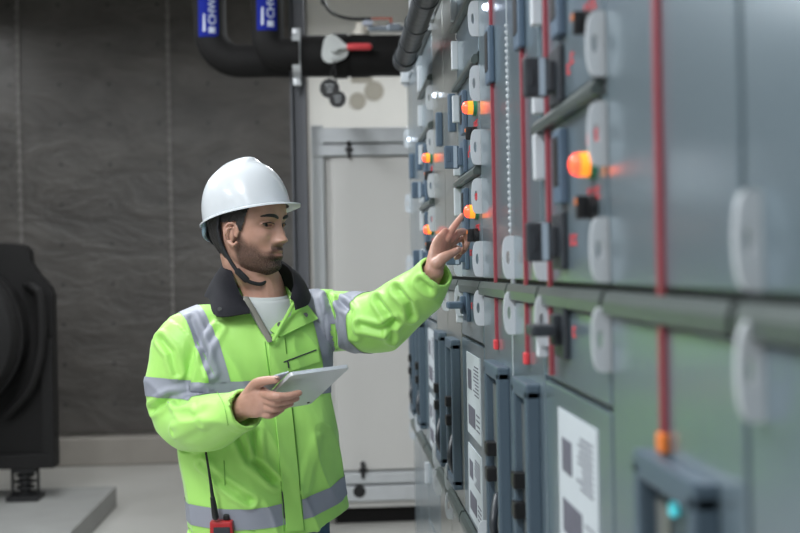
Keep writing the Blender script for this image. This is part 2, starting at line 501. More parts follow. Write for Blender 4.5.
def drawer_column(y, w, label, dark):
    root = thing('switchgear_cabinet', label, 'electrical cabinet', (A_X, y, 0), 'drawer cabinets of the switchgear row')
    column_base(root, w)
    sw = 'dark_grey' if dark else 'blue_grey'
    fronts = [(.692, .83), (.522, .662), (.255, .492), (-.026, .224), (-.186, -.07)]
    for h0, h1 in fronts:
        obj('drawer_front', B(0, .014, .006, w - .006, EYE + h0, EYE + h1, bev=.003), 'panel', root)
    for h in (.858, .684, .517, .247): ledge(root, w, h)
    ledge(root, w, -.034, .032, .012, 'middle_rail'); ledge(root, w, -.690, .034, .016, 'lower_rail')
    d = obj('door', B(0, .014, .006, w - .006, EYE - .685, EYE - .196, bev=.003), 'panel', root)
    obj('drawer_front', B(0, .014, .006, w - .006, EYE - .98, EYE - .732, bev=.003), 'panel', root)
    obj('drawer_front', B(0, .014, .006, w - .006, EYE - 1.35, EYE - .99, bev=.003), 'panel', root)
    sticker(root, w * .17, w * .75, EYE - .445, EYE - .228, 3)
    sticker(root, w * .17, w * .75, EYE - .67, EYE - .475, 5)
    for h in (.88, .60, .444, .29, .172, .020, -.098, -.655, -.745):
        place('handle_tab', TAB, root, (0, .003, EYE + h))
    for h in (.018, -.092): place('handle_tab', TAB, root, (0, w - .045, EYE + h))
    for h, hh in ((.74, .10), (.595, .08), (.445, .075), (.285, .055), (.185, .078), (.045, .06), (-.088, .03), (-.137, .034), (-.80, .08)):
        place('hinge_block', hinge_block(hh), root, (0, w - .026, EYE + h))
    for hl, hs, hr in ((.395, .330, .295), (.138, .079, .038)):
        f = .285 * w / .48 if True else 0
        yl = .075
        lb = place('indicator_lamp', lamp_base(), root, (0, yl, EYE + hl))
        place('lamp_lens', lamp_lens('lamp_red'), lb, (0, 0, 0), 'lit red lens')
        place('lamp_collar', lamp_collar(), lb, (0, 0, 0), 'glowing orange collar of the lamp')
        sl = place('selector_switch', selector_body(), root, (0, yl - .01, EYE + hs))
        place('selector_mark', selector_dot('orange'), sl, (0, 0, 0), 'orange mark on the black selector switch')
        mt = place('meter', meter_frame(.115), root, (0, w * .57, EYE + hl + .014))
        place('meter_window', meter_window(.115), mt, (0, 0, 0))
        place('red_marking', marks(3, 0.0), root, (0, yl + .035, EYE + hl + .038))
        place('red_marking', marks(3, 0.0), root, (0, yl + .035, EYE + hl - .040))
        rotary(root, w * .63, hr, False, sw, (2, .012 if hl > .3 else 0))
    rotary(root, w * .62, -.100, True, sw, (1, 0))
    if dark: obj('mimic_line', B(-.0065, .0, w * .815, w * .84, EYE - .18, EYE + .83), 'red_line', root, label='vertical red line on the drawer fronts')
    return root

def door_column(y, w, label, red, tabs, pm='panel', line_at=.5, knob='red_mark', meter=True, spot_y=0, group='full-height door cabinets of the switchgear row'):
    root = thing('switchgear_cabinet', label, 'electrical cabinet', (A_X, y, 0), group)
    column_base(root, w, pm)
    obj('upper_door', B(0, .014, .005, w - .005, EYE - .026, EYE + .85, bev=.003), pm, root)
    obj('lower_door', B(0, .014, .005, w - .005, EYE - .685, EYE - .070, bev=.003), pm, root)
    obj('bottom_door', B(0, .014, .005, w - .005, EYE - 1.35, EYE - .732, bev=.003), pm, root)
    ledge(root, w, -.034, .032, .012, 'middle_rail'); ledge(root, w, -.690, .034, .016, 'lower_rail')
    breaker_frame(root, .072 if knob == 'orange' else .045, w * .60, -.64, -.208)
    if spot_y:
        lb = place('bright_spot', spot_base(), root, (0, spot_y, EYE + .578))  # small glowing white spot on a steel base
        place('lamp_lens', spot_cap(), lb, (0, 0, 0), 'small glowing white cap')
    for h in tabs: place('handle_tab', TAB, root, (0, w - .045, EYE + h))
    if red:
        yl = w * line_at
        obj('mimic_line', B(-.0065, .0, yl - .006, yl + .006, EYE - (.19 if knob == 'orange' else .16), EYE + .85), 'red_line', root, label='vertical red line on the door')
        obj('mimic_end', B(-.010, .0, yl - .011, yl + .011, EYE - (.206 if knob == 'orange' else .182), EYE - (.184 if knob == 'orange' else .160), bev=.003), knob, root, label='red end piece of the line')
        if meter:
            mt = place('meter', meter_frame(.125), root, (0, yl, EYE + .465))
            place('meter_window', meter_window(.125), mt, (0, 0, 0))
    else:
        obj('door_handle', B(-.022, 0, w * .1, w * .1 + .022, EYE + .39, EYE + .50, bev=.005), 'blue_grey', root)
    return root

PT = 1.27
yA = 1.485; wA = .475
drawer_column(yA, wA, 'blue-grey drawer cabinet nearest the camera, with a glowing red-orange lamp and black switches', True)
drawer_column(yA + PT, wA + .01, 'blue-grey drawer cabinet whose lamp the worker is pointing at, with blue switches', False)
drawer_column(yA + 2 * PT, wA + .01, 'blue-grey drawer cabinet beyond the worker\'s raised hand, towards the far end of the row', False)
door_column(.992, .490, 'plain grey cabinet with one red line ending in an orange piece', True, (), line_at=.495, knob='orange', meter=False)
door_column(.45, .540, 'plain grey cabinet at the right edge of the photo, closest to the camera', False, (.018, -.092))
door_column(yA + .477, .352, 'narrow red-lined cabinet directly behind the nearest drawer cabinet', True, (.018, -.092), line_at=.44)
door_column(2.316, .437, 'red-lined cabinet just before the drawer cabinet the worker touches', True, (), line_at=.455, spot_y=.225)
door_column(yA + PT + .487, .39, 'plain grey cabinet right behind the raised sleeve cuff', False, (.018, -.092, -.655, -.745), pm='panel_warm')
door_column(yA + PT + .487 + .39, .39, 'plain grey cabinet just before the far drawer cabinet', False, (.018, -.655, -.745), pm='panel_warm', spot_y=.2)
door_column(yA + 2 * PT + .487, .42, 'plain grey cabinet behind the far drawer cabinet', False, (.88, .018, -.092, -.655), pm='panel')
door_column(yA + 2 * PT + .909, .40, 'last grey cabinet at the far end of the row', False, (.88, .6, .3, .018, -.092, -.655, -.745), pm='panel', spot_y=.2)

# joint strip whose bright dotted highlight is built in pale plastic
bm = B(.0, .01, 2.3115, 2.3155, EYE - .66, EYE + .84)
z = EYE + .02
while z < EYE + .5:
    sphere(bm, (-.001, 2.3135, z), (.003, .002, .004), 8, 6); z += .013
o = obj('joint_highlight', bm, 'white_plastic'); o.data.transform(Matrix.Translation((0, -2.3135, 0))); o.location = (A_X, 2.3135, 0)
tag(o, 'joint between the two narrow red-lined cabinets, its dotted highlight modelled in pale plastic', 'joint strip')

# ------------------------------------------------------------------ pipe along the top of the row
def pipe_along(name, pts, r, mat, n=0, seg=28):
    return obj(name, TB(pts, r, seg=seg, n=n, cap='flat'), mat, smooth=40)
bm = bmesh.new()
X, Z = .274, 1.47 + .76
tube(bm, [(X, 1.3, Z), (X, 4.12, Z)], .036, seg=24, cap='flat')
for y in (1.9, 2.35, 2.8, 3.2, 3.55, 3.85):
    tube(bm, [(X, y, Z), (X, y + .035, Z)], .039, seg=24, cap='flat')
tube(bm, [(X, 4.10, Z), (X, 4.20, Z)], .042, seg=24, cap='flat')
o = obj('wrapped_pipe', bm, 'insul2', smooth=40, origin=(X, 4.2, Z))
tag(o, 'dark grey jointed pipe running along the top of the cabinet row', 'pipe')
bm = bmesh.new()   # bracket that carries it from the cabinet tops
for y in (2.0, 3.7):
    box(bm, X - .012, A_X + .10, y, y + .03, 2.43, 2.445); box(bm, X - .012, X + .004, y, y + .03, Z + .043, 2.44)
o = obj('pipe_bracket', bm, 'steel', origin=(A_X, 2.0, 2.43)); tag(o, 'steel brackets carrying the jointed pipe above the cabinets', 'bracket')

# ------------------------------------------------------------------ chilled water pipes
DP = 6.3
def WP(u, v, d=DP): return W(u, v, d)
R1 = .090
def elbow(c0, corner, c1, rad, n=10):
    """points from c0 through a rounded corner to c1"""
    a = (Vector(c0) - Vector(corner)).normalized(); b = (Vector(c1) - Vector(corner)).normalized()
    out = [Vector(c0)]
    P0 = Vector(corner) + a * rad; P1 = Vector(corner) + b * rad
    C = Vector(corner) + a * rad + b * rad
    for k in range(n + 1):
        th = k / n * PI / 2
        out.append(C - b * rad * math.cos(th) - a * rad * math.sin(th))
    out.append(Vector(c1)); return out
zc = WP(300, 57.5).z
x1 = WP(208, 0).x; x2 = WP(268, 0).x
yP = WP(300, 57).y
pa = thing('insulated_pipe', 'black insulated pipe with a blue label, leftmost of the two bends at the top', 'pipe', (x1, yP, zc))
def wp_obj(name, bm, mat, parent, **k):
    return obj(name, bm, mat, parent, origin=parent.location, **k)
wp_obj('pipe_run', TB(elbow((x1, yP + .10, ZC), (x1, yP + .10, zc), (WP(292, 57).x, yP + .10, zc), .17), R1, seg=32, cap='flat'), 'insul', pa, smooth=40)
pb = thing('insulated_pipe', 'black insulated pipe with a blue label, right of its twin, leading to the red-handled valve', 'pipe', (x2, yP - .05, zc))
wp_obj('pipe_run', TB(elbow((x2, yP - .085, ZC), (x2, yP - .085, zc), (WP(300, 57).x, yP - .085, zc), .10), R1 * .97, seg=32, cap='flat'), 'insul', pb, smooth=40)
xr = WP(296, 57).x
bm = TB([(xr, yP - .03, zc), (xr + .45, yP - .03, zc), (.80, yP - .03, zc)], .112, seg=32, cap='flat')
tube(bm, [(xr + .30, yP - .03, zc), (xr + .40, yP - .03, zc)], .118, seg=32, cap='flat')
tube(bm, [(.02, yP - .03, zc), (.10, yP - .03, zc)], .122, seg=32, cap='flat')
tube(bm, [(.80, yP - .03, zc), (.80, yP - .03, ZC)], .112, seg=32, cap='flat')
o = obj('header_pipe', bm, 'insul', smooth=40, origin=(xr, yP, zc)); tag(o, 'thick black insulated header pipe running level behind the cabinet row', 'pipe')

def cyl_label(parent, cx, cy, r, ucen, v0, text, hw):
    """blue label wrapped on a vertical pipe, white text reading upwards"""
    z1 = WP(ucen, v0).z; z0 = z1 - .0
    bm = bmesh.new(); n = 16; rr = r + .003
    zt = ZC - .05; zb = z0
    cols = []
    for k in range(n + 1):
        a = -hw + 2 * hw * k / n
        x = cx + rr * math.sin(a); y = cy - rr * math.cos(a)
        cols.append((bm.verts.new((x, y, zb)), bm.verts.new((x, y, zt))))
    for k in range(n): bm.faces.new((cols[k][0], cols[k + 1][0], cols[k + 1][1], cols[k][1]))
    lab = wp_obj('pipe_label', bm, 'label_blue', parent, smooth=True, label='blue pipe label with white letters', recalc=False)
    cu = bpy.data.curves.new('txt', 'FONT'); cu.body = text; cu.size = .058; cu.resolution_u = 3; cu.offset = .0006
    to = bpy.data.objects.new('txt', cu); COL.objects.link(to)
    dg = bpy.context.evaluated_depsgraph_get(); dg.update()
    me = bpy.data.meshes.new_from_object(to.evaluated_get(dg)); bpy.data.objects.remove(to)
    bt = bmesh.new(); bt.from_mesh(me)
    # white square below the text and a white bar beside it
    for q in ((-.030, .015, .045, .075),):
        v = [bt.verts.new(p) for p in ((-.044, .004, 0), (-.012, .004, 0), (-.012, .038, 0), (-.044, .038, 0))]; bt.faces.new(v)
        v = [bt.verts.new(p) for p in ((-.035, .058, 0), (.06, .058, 0), (.06, .068, 0), (-.035, .072, 0))]; bt.faces.new(v)
    bmesh.ops.triangulate(bt, faces=bt.faces)
    for it in range(2):
        es = [e for e in bt.edges if e.calc_length() > .02]
        bmesh.ops.subdivide_edges(bt, edges=es, cuts=1)
        bmesh.ops.triangulate(bt, faces=bt.faces)
    r2 = r + .0055
    for vtx in bt.verts:
        s_, t_ = vtx.co.x, vtx.co.y
        ang = -(t_ - .025) / r2
        ang = ang + .18
        vtx.co = Vector((cx + r2 * math.sin(ang), cy - r2 * math.cos(ang), zb + .062 + s_))
    obj('pipe_lettering', bt, 'label_white', lab, origin=parent.location, label='white capital letters reading upwards')
    bpy.data.meshes.remove(me)
cyl_label(pa, x1, yP + .10, R1, 208, 37, 'CHW', .62)
cyl_label(pb, x2, yP - .085, R1 * .97, 267, 37, 'CHW', .62)

# support strut with clamp
xs = WP(297, 57).x; ys = yP - .04
st = thing('pipe_support', 'grey steel post clamped to the black pipe, behind the worker\'s hard hat', 'post', (xs, ys, 0))
bm = bmesh.new()
box(bm, xs - .036, xs + .036, ys + .10, ys + .14, 0, 3.0, bev=.004)
for sgn in (-1, 1): box(bm, xs + sgn * .036 - .006, xs + sgn * .036 + .006, ys + .06, ys + .14, 0, 3.0, bev=.002)
wp_obj('post', bm, 'post_grey', st)
bm = bmesh.new(); tube(bm, [(xs - .022, ys, zc), (xs + .022, ys, zc)], .122, seg=32, cap='flat')
box(bm, xs - .022, xs + .022, ys - .012, ys + .012, zc - .16, zc - .11, bev=.003); box(bm, xs - .022, xs + .022, ys - .012, ys + .012, zc + .11, zc + .15, bev=.003)
wp_obj('pipe_clamp', bm, 'steel', st, smooth=40)
wp_obj('base_plate', B(xs - .09, xs + .09, ys + .02, ys + .20, 0, .012, bev=.002), 'steel', st)

# butterfly valve on the header
vc = WP(334, 56, 6.15); yv = yP - .03
va = thing('valve', 'pale cast valve plate with a red lever on the black header pipe', 'valve', (vc.x, yv - .13, zc))
bm = bmesh.new(); pts = []
for k in range(24):
    a = 2 * PI * k / 24; r = .070 * (1 + .12 * math.cos(3 * a + .6))
    pts.append((vc.x + r * math.cos(a), yv - .125, zc + .01 + r * math.sin(a) * 1.05))
prism(bm, pts, (0, -.022, 0))
tube(bm, [(vc.x, yv - .10, zc + .01), (vc.x, yv - .185, zc + .01)], .022, seg=18, cap='flat')
for k in range(8):
    a = -1.9 + k * .28
    sphere(bm, (vc.x + .052 * math.cos(a), yv - .148, zc + .01 + .052 * math.sin(a)), .007, 8, 6)
box(bm, vc.x + .005, vc.x + .10, yv - .182, yv - .168, zc + .005, zc + .03, bev=.004)
wp_obj('valve_plate', bm, pmat('cast_metal', (.50, .52, .51), .45, nscale=20, namt=.12), va, smooth=40)
wp_obj('lever_grip', TB([(vc.x + .085, yv - .175, zc + .017), (vc.x + .185, yv - .175, zc + .017)], .019, seg=14), 'red_mark', va, smooth=True, label='red plastic lever grip')

def hang_tag(u, v, r, label, dy):
    c = WP(u, v, 6.1); y = yv - .14 - dy
    root = thing('hanging_tag', label, 'tag', (c.x, y, c.z - r))
    wp_obj('disc', TB([(c.x, y, c.z), (c.x, y - .006, c.z)], r, seg=28, cap='flat'), 'black', root)
    wp_obj('cord', TB([(c.x, y, c.z + r), (vc.x, yv - .15, zc - .055)], .003, seg=6), 'black', root)
    bm = bmesh.new()
    for k in range(3): box(bm, c.x - r * (.45 - .08 * k), c.x + r * (.45 - .08 * k), y - .0075, y - .0062, c.z + r * (.32 - .34 * k), c.z + r * (.40 - .34 * k))
    wp_obj('engraving', bm, 'steel', root, label='small pale engraved lines')
hang_tag(329.5, 88, .052, 'round black tag hanging below the valve, upper of the pair', .02)
hang_tag(337.5, 99, .045, 'round black tag hanging below the valve, lower of the pair', .035)

# actuator on top of the header with cable
c = WP(363, 30, 6.2)
ac = thing('valve_actuator', 'cream fitting with a red loop handle and grey lever on top of the header pipe', 'valve', (c.x, yv, zc + .11))
bm = bmesh.new()
tube(bm, [(c.x - .01, yv, zc + .09), (c.x - .01, yv, zc + .135)], .046, seg=24, cap='flat')
tube(bm, [(c.x - .01, yv, zc + .13), (c.x - .01, yv, zc + .20)], [.032, .026], seg=20, cap='flat')
tube(bm, [(c.x - .01, yv - .01, zc + .155), (c.x + .06, yv - .01, zc + .160)], .017, seg=14)
wp_obj('fitting', bm, 'cream', ac, smooth=40)
cr = WP(381, 20, 6.2)
bm = bmesh.new()
box(bm, cr.x - .065, cr.x + .065, yv - .03, yv - .015, cr.z + .018, cr.z + .030, bev=.003); box(bm, cr.x - .065, cr.x - .052, yv - .03, yv - .015, cr.z - .018, cr.z + .028, bev=.003)
box(bm, cr.x + .052, cr.x + .065, yv - .03, yv - .015, cr.z - .018, cr.z + .028, bev=.003)
wp_obj('loop_handle', bm, pmat('rust_red', (.42, .09, .05), .5, nscale=20, namt=.1), ac, label='rust-red loop handle')
bm = bmesh.new(); cl = WP(392, 25, 6.2)
box(bm, c.x + .03, cl.x + .07, yv - .03, yv + .01, cl.z - .015, cl.z + .012, bev=.006); box(bm, cl.x - .02, cl.x + .05, yv - .05, yv - .02, cl.z - .022, cl.z + .02, bev=.006)
wp_obj('lever', bm, pmat('zinc_lever', (.25, .29, .34), .4, metal=.4, nscale=20, namt=.1), ac)
wp_obj('gland', B(c.x + .0, c.x + .055, yv - .05, yv - .02, cl.z + .01, cl.z + .04, bev=.008), 'label_white', ac, label='white cable gland')
pts = [WP(u, v, 6.25) for u, v in ((322, -30), (322, -12), (324, 2), (331, 12), (342, 17), (355, 19), (370, 18.5))]
pts[0] = Vector((pts[1].x - .01, pts[1].y, ZC)); 
o = obj('cable', TB(pts, .009, seg=10, n=6), 'black', smooth=True, origin=pts[-1]); tag(o, 'thin black cable curving down from the ceiling to the valve fitting', 'cable')

# ------------------------------------------------------------------ white unit behind the row
YU = 6.62
ux0 = (313.5 - 333) / FPX * YU; un = thing('air_handling_unit', 'tall white panelled unit with steel rails behind the worker\'s arm', 'air handling unit', (.5, YU, 0))
def zu(v, d=YU): return EYE + (270.5 - v) / FPX * d
wp_obj('casing', B(ux0 + .02, 1.25, YU + .02, YU + 1.1, .10, 2.28, bev=.01), 'white_unit', un)
wp_obj('side_panel', B(ux0 + .115, 1.22, YU - .006, YU + .03, zu(471), zu(158), bev=.008), 'white_unit', un)
wp_obj('corner_post', B(ux0, ux0 + .072, YU - .02, YU + .06, .08, 2.3, bev=.008), 'steel_white', un)
wp_obj('top_rail', B(ux0, 1.25, YU - .022, YU + .03, zu(144), zu(129), bev=.006), 'steel', un)
wp_obj('top_rail', B(ux0, 1.25, YU - .03, YU + .03, zu(157), zu(146), bev=.006), 'steel', un)
wp_obj('bottom_rail', B(ux0 + .07, 1.25, YU - .03, YU + .03, zu(484), zu(473), bev=.006), 'steel', un)
wp_obj('bottom_rail', B(ux0 + .07, 1.25, YU - .04, YU + .03, zu(501), zu(486), bev=.006), 'steel', un)
wp_obj('skid_beam', B(ux0 + .07, 1.25, YU - .015, YU + .9, zu(508), zu(502), bev=.004), 'white_unit', un)
wp_obj('skid_base', B(ux0 + .10, 1.2, YU + .06, YU + .9, 0.0, zu(508)), 'machine', un, label='dark recessed base of the unit')
for (u, v, nm) in ((351, 151, 'latch'), (359, 470, 'latch')):
    x = (u - 333) / FPX * YU; z = zu(v); bm = bmesh.new()
    box(bm, x - .022, x + .022, YU - .045, YU - .02, z - .012, z + .010, bev=.004); tube(bm, [(x, YU - .035, z + .03), (x, YU - .035, z - .04)], .011, seg=12)
    sphere(bm, (x, YU - .035, z + .034), .015, 12, 8)
    wp_obj(nm, bm, 'black', un)
x = (355 - 333) / FPX * YU
wp_obj('rail_hole', TB([(x, YU - .042, zu(491)), (x, YU - .036, zu(491))], .036, seg=20, cap='flat'), 'black', un, label='round black disc standing in for the hole in the bottom rail')  # flat black disc, the dark of the hole put into its colour
for (u, v, r, lab) in ((374, 91, .078, 'larger beige round patch on the white wall'), (357.5, 101, .066, 'smaller beige round patch on the white wall')):
    p = W(u, v, 9.1); 
    o = obj('wall_patch', TB([(p.x, Y1, p.z), (p.x, Y1 - .012, p.z)], r, seg=32, cap='flat'), 'beige', origin=(p.x, Y1, p.z)); tag(o, lab, 'cover plate')  # plain beige discs set flat on the wall
p = W(362, 79, 9.1)
o = obj('wall_patch', B(p.x - .085, p.x + .085, Y1 - .012, Y1, p.z - .03, p.z + .05, bev=.003), 'beige', origin=p); tag(o, 'beige rectangular cover plate on the white wall just below the black pipe', 'cover plate')

# ------------------------------------------------------------------ plinth and black machine on the left
px0 = -1.395
o = obj('concrete_plinth', B(-3.9, px0, 3.2, 7.38, 0, .128, bev=.008), 'concrete', origin=(-2.5, 5, 0)); tag(o, 'low pale concrete plinth under the black machine', 'plinth')
mc = thing('chiller', 'black machine with a big round drum on feet at the left edge', 'machine', (-2.3, 6.9, .128))
ym = 7.0
def xm(u, d=ym): return (u - 333) / FPX * d
def zm(v, d=ym): return EYE + (277.5 - v) / FPX * d
prof = [(-120, 245), (14, 245), (30, 247), (35, 252), (36, 264), (43, 276), (54, 288), (57, 296), (57, 466), (-120, 466)]
bm = prism(bmesh.new(), [(xm(u), ym, zm(v)) for u, v in prof], (0, .10, 0))
wp_obj('end_plate', bm, 'machine', mc)
cxm, czm = xm(-42), zm(333)
bm = bmesh.new()
tube(bm, [(cxm, ym + .02, czm), (cxm, ym - .26, czm), (cxm, ym - .32, czm), (cxm, ym - .34, czm)], [.465, .465, .44, .36], seg=64, cap='flat')
wp_obj('drum', bm, 'machine2', mc, smooth=35)
bm = bmesh.new(); tube(bm, [(cxm, ym - .20, czm), (cxm, ym - .23, czm)], .485, seg=64, cap='flat')
wp_obj('drum_rim', bm, 'machine', mc, smooth=35)
bm = tube(bmesh.new(), [(xm(34), ym - .03, zm(287)), (xm(44), ym - .10, zm(290)), (xm(49), ym - .10, zm(300)), (xm(49), ym - .10, zm(345)), (xm(38), ym - .10, zm(385)), (xm(14), ym - .06, zm(412))], .028, seg=12, n=5)
wp_obj('side_bar', bm, 'machine2', mc, smooth=True)
for (x0u, x1u, v0, v1) in ((-110, 57, 452, 466), (46, 57, 340, 452)):
    wp_obj('frame_rail', B(xm(x0u), xm(x1u), ym - .05, ym, zm(v1), zm(v0), bev=.006), 'machine2', mc)
wp_obj('rear_housing', B(xm(-120), xm(28), ym + .10, ym + .36, .30, 1.45, bev=.03), 'machine', mc)
for u in (26, -90):
    x = xm(u); bm = bmesh.new()
    z0, z1 = .128, zm(466)
    box(bm, x - .095, x + .095, ym - .06, ym + .12, z0, z0 + .03, bev=.006); box(bm, x - .07, x + .07, ym - .03, ym + .09, z1 - .03, z1 + .01, bev=.004)
    for k in range(4): tube(bm, [(x, ym + .03, z0 + .03 + k * (z1 - z0 - .06) / 4 + .006), (x, ym + .03, z0 + .03 + k * (z1 - z0 - .06) / 4 + .018)], .062 - .006 * (k % 2), seg=20, cap='flat')
    for s_ in (-1, 1): tube(bm, [(x + s_ * .075, ym + .03, z0 + .02), (x + s_ * .075, ym + .03, z1)], .010, seg=10); 
    tube(bm, [(x, ym + .03, z0 + .034), (x, ym + .03, z1 - .03)], .032, seg=14)
    wp_obj('vibration_foot', bm, 'black', mc, smooth=35)

# ------------------------------------------------------------------ ceiling lights
def luminaire(x, y, power, label, rot=False):
    z = 3.45
    lx, ly = (.16, .75) if not rot else (.75, .16)
    root = thing('ceiling_light', label, 'ceiling light', (x, y, z), 'linear ceiling lights')
    bm = B(x - lx, x + lx, y - ly, y + ly, z, z + .07, bev=.01)
    tube(bm, [(x, y - ly * .7, z + .06), (x, y - ly * .7, ZC)], .008, seg=8); tube(bm, [(x, y + ly * .7, z + .06), (x, y + ly * .7, ZC)], .008, seg=8)
    obj('housing', bm, 'steel_white', root, origin=root.location)
    obj('diffuser', B(x - lx + .02, x + lx - .02, y - ly + .02, y + ly - .02, z - .012, z + .002), 'diffuser', root, origin=root.location)
    ld = bpy.data.lights.new('ceiling_lamp', 'AREA'); ld.shape = 'RECTANGLE'; ld.size = 2 * lx; ld.size_y = 2 * ly; ld.energy = power; ld.color = (.93, .97, 1)
    lo = bpy.data.objects.new('ceiling_lamp', ld); COL.objects.link(lo); lo.location = (0, 0, -.02); lo.parent = root
for x, y, pw, lab in LIGHTS: luminaire(x, y, pw, lab)
# ------------------------------------------------------------------ the worker
PHI = math.radians(25)
TL = R0 * math.cos(PHI) + F * math.sin(PHI)        # towards the worker's left
TF = R0 * math.sin(PHI) - F * math.cos(PHI)        # the way the chest faces
hipw = W(262, 400, 3.0)
PO = Vector((hipw.x, hipw.y, 0))
def L3(x, y, z):
    x, y, z = float(x), float(y), float(z)
    return PO + TL * x + TF * y + Z0 * z
PSI = math.radians(60)
HL = R0 * math.cos(PSI) + F * math.sin(PSI)
HF = R0 * math.sin(PSI) - F * math.cos(PSI)
HS = 1.07
HO = W(249.5, 226.5, 2.97)
def H3(x, y, z):
    x, y, z = float(x), float(y), float(z)
    return HO + (HL * x + HF * y + Z0 * z) * HS

def fa(xs, ys):
    xs, ys = np.array(xs), np.array(ys); o = np.argsort(xs)
    xs, ys = xs[o], ys[o]
    # smooth (pchip-like) interpolation through dense linear + gaussian smoothing
    g = np.linspace(xs[0], xs[-1], 400); v = np.interp(g, xs, ys)
    k = np.exp(-.5 * (np.arange(-14, 15) / 6.) ** 2); k /= k.sum()
    vp = np.concatenate([2 * v[0] - v[14:0:-1], v, 2 * v[-1] - v[-2:-16:-1]])
    v2 = np.convolve(vp, k, 'valid')
    return lambda z: np.interp(z, g, v2)

yf = fa([.125, .118, .105, .085, .055, .03, .01, -.01, -.03, -.05, -.07, -.088, -.102, -.112, -.120], [.0, .030, .058, .078, .091, .0935, .089, .084, .083, .083, .082, .080, .079, .070, .045])
yb = fa([.125, .118, .105, .08, .04, 0, -.03, -.06, -.085, -.120], [.0, -.035, -.066, -.090, -.103, -.102, -.092, -.070, -.040, -.010])
hw = fa([.125, .118, .105, .085, .055, .03, 0, -.03, -.055, -.075, -.095, -.108, -.120], [.001, .030, .050, .064, .0735, .0765, .0755, .0715, .0655, .0585, .0455, .032, .012])

def G(x, z, cx, cz, sx, sz): return np.exp(-.5 * ((x - cx) / sx) ** 2 - .5 * ((z - cz) / sz) ** 2)
def face_relief(x, z):
    ax = np.abs(x)
    d = 0
    # nose: bridge, ridge, tip, wings
    t_ = np.clip((.020 - z) / .056, 0, 1)
    ridge = (.003 + .0245 * t_ ** 1.15) * np.where(z < -.036, np.exp(-.5 * ((z + .036) / .0052) ** 2), 1) * np.where(z > .020, np.exp(-.5 * ((z - .020) / .010) ** 2), 1)
    d = d + ridge * np.exp(-.5 * (x / (.0055 + .0035 * t_)) ** 2)
    d = d + .0105 * G(ax, z, .0125, -.0385, .0050, .0060)
    d = d - .0100 * G(ax, z, .0300, .0010, .0135, .0085)
    d = d - .0040 * G(ax, z, .0130, .0040, .0050, .0080)
    d = d + .0045 * G(ax, z, .0280, .0190, .0170, .0055)
    d = d + .0055 * G(ax, z, .0440, -.0230, .0130, .0110)
    d = d - .0030 * G(ax, z, .0400, -.0560, .0120, .0140)
    d = d + .0035 * G(x, z, 0, -.0650, .0230, .0130)
    d = d + .0055 * G(x, z, 0, -.0615, .0150, .0036)
    d = d + .0068 * G(x, z, 0, -.0735, .0135, .0042)
    d = d - .0042 * G(x, z, 0, -.0668, .0190, .0014)
    d = d - .0035 * G(x, z, 0, -.0840, .0160, .0045)
    d = d + .0065 * G(x, z, 0, -.1000, .0150, .0090)
    return d

def head_pt(z, th, off=0.0):
    """point of the head surface: height z, angle th (0 = front, +pi/2 = left)"""
    w_, f_, b_ = hw(z), yf(z), yb(z)
    yc = .2 * f_ + .3 * b_
    s_, c_ = np.sin(th), np.cos(th)
    px = np.where(c_ > 0, np.sign(s_) * np.abs(s_) ** .86, np.sign(s_) * np.abs(s_) ** .95)
    py = np.sign(c_) * np.abs(c_) ** np.where(c_ > 0, .88, .95)
    x = w_ * px
    y = np.where(c_ > 0, yc + (f_ - yc) * py, yc + (yc - b_) * py)
    y = y + np.where(c_ > 0, face_relief(x, z) * np.clip(c_ * 2.5, 0, 1), 0)
    if off is not 0.0:
        n = np.stack([x / np.maximum(w_, .01), (y - yc) / .1], -1); ln = np.maximum(np.linalg.norm(n, axis=-1), 1e-6)
        x = x + off * n[..., 0] / ln; y = y + off * n[..., 1] / ln
    return x, y, z

def surf_y(x, z):
    th = np.linspace(0, 1.5, 400) * (1 if x >= 0 else -1)
    X_, Y_, _ = head_pt(np.full(400, float(z)), th)
    k = int(np.argmin(np.abs(X_ - x))); return float(Y_[k])

def head_grid(nz=190, nt=300):
    zs = np.concatenate([[-.1199], np.linspace(-.119, .1235, nz), [.1248]])
    bm = bmesh.new(); rings = []
    th = np.arange(nt) / nt * 2 * PI
    for z in zs:
        x, y, _ = head_pt(np.full(nt, z), th)
        rings.append([bm.verts.new(H3(x[k], y[k], z)) for k in range(nt)])
    for i in range(len(rings) - 1):
        for k in range(nt): bm.faces.new((rings[i][k], rings[i][(k + 1) % nt], rings[i + 1][(k + 1) % nt], rings[i + 1][k]))
    bm.faces.new(list(reversed(rings[0]))); bm.faces.new(rings[-1])
    return bm

# joints ------------------------------------------------------------
RS = L3(-.185, -.01, 1.365); RE = W(176, 418, 2.90); RW = W(243, 407, 2.66)
LS = L3(.178, -.01, 1.375); LE = W(384, 336, 2.97); LW = W(433, 272, 2.84)

body = head_grid()
def bt(*a, **k): tube(body, *a, **k)
# ears
EZ, EY = -.021, .009
for s_ in (-1, 1):
    def e(a, r): return H3(s_ * (.0770 + .012 * max(0, math.cos(a - 2.6))), EY + r * math.cos(a) * .60, EZ + r * math.sin(a))
    bt([e(.2 + k * .42, .0270) for k in range(9)], .0038, seg=10)
    bt([e(.7 + k * .45, .0160) for k in range(6)], .0030, seg=8)
    sphere(body, H3(s_ * .0755, EY - .002, EZ + .002), (.0085, .0085, .020), 14, 10)
    bt([e(3.9, .0245), H3(s_ * .079, EY + .004, EZ - .026), H3(s_ * .0765, EY + .010, EZ - .020)], .0050, seg=10)
    bt([H3(s_ * .0765, EY + .012, EZ + .006), H3(s_ * .0775, EY + .012, EZ - .004)], .0040, seg=8)
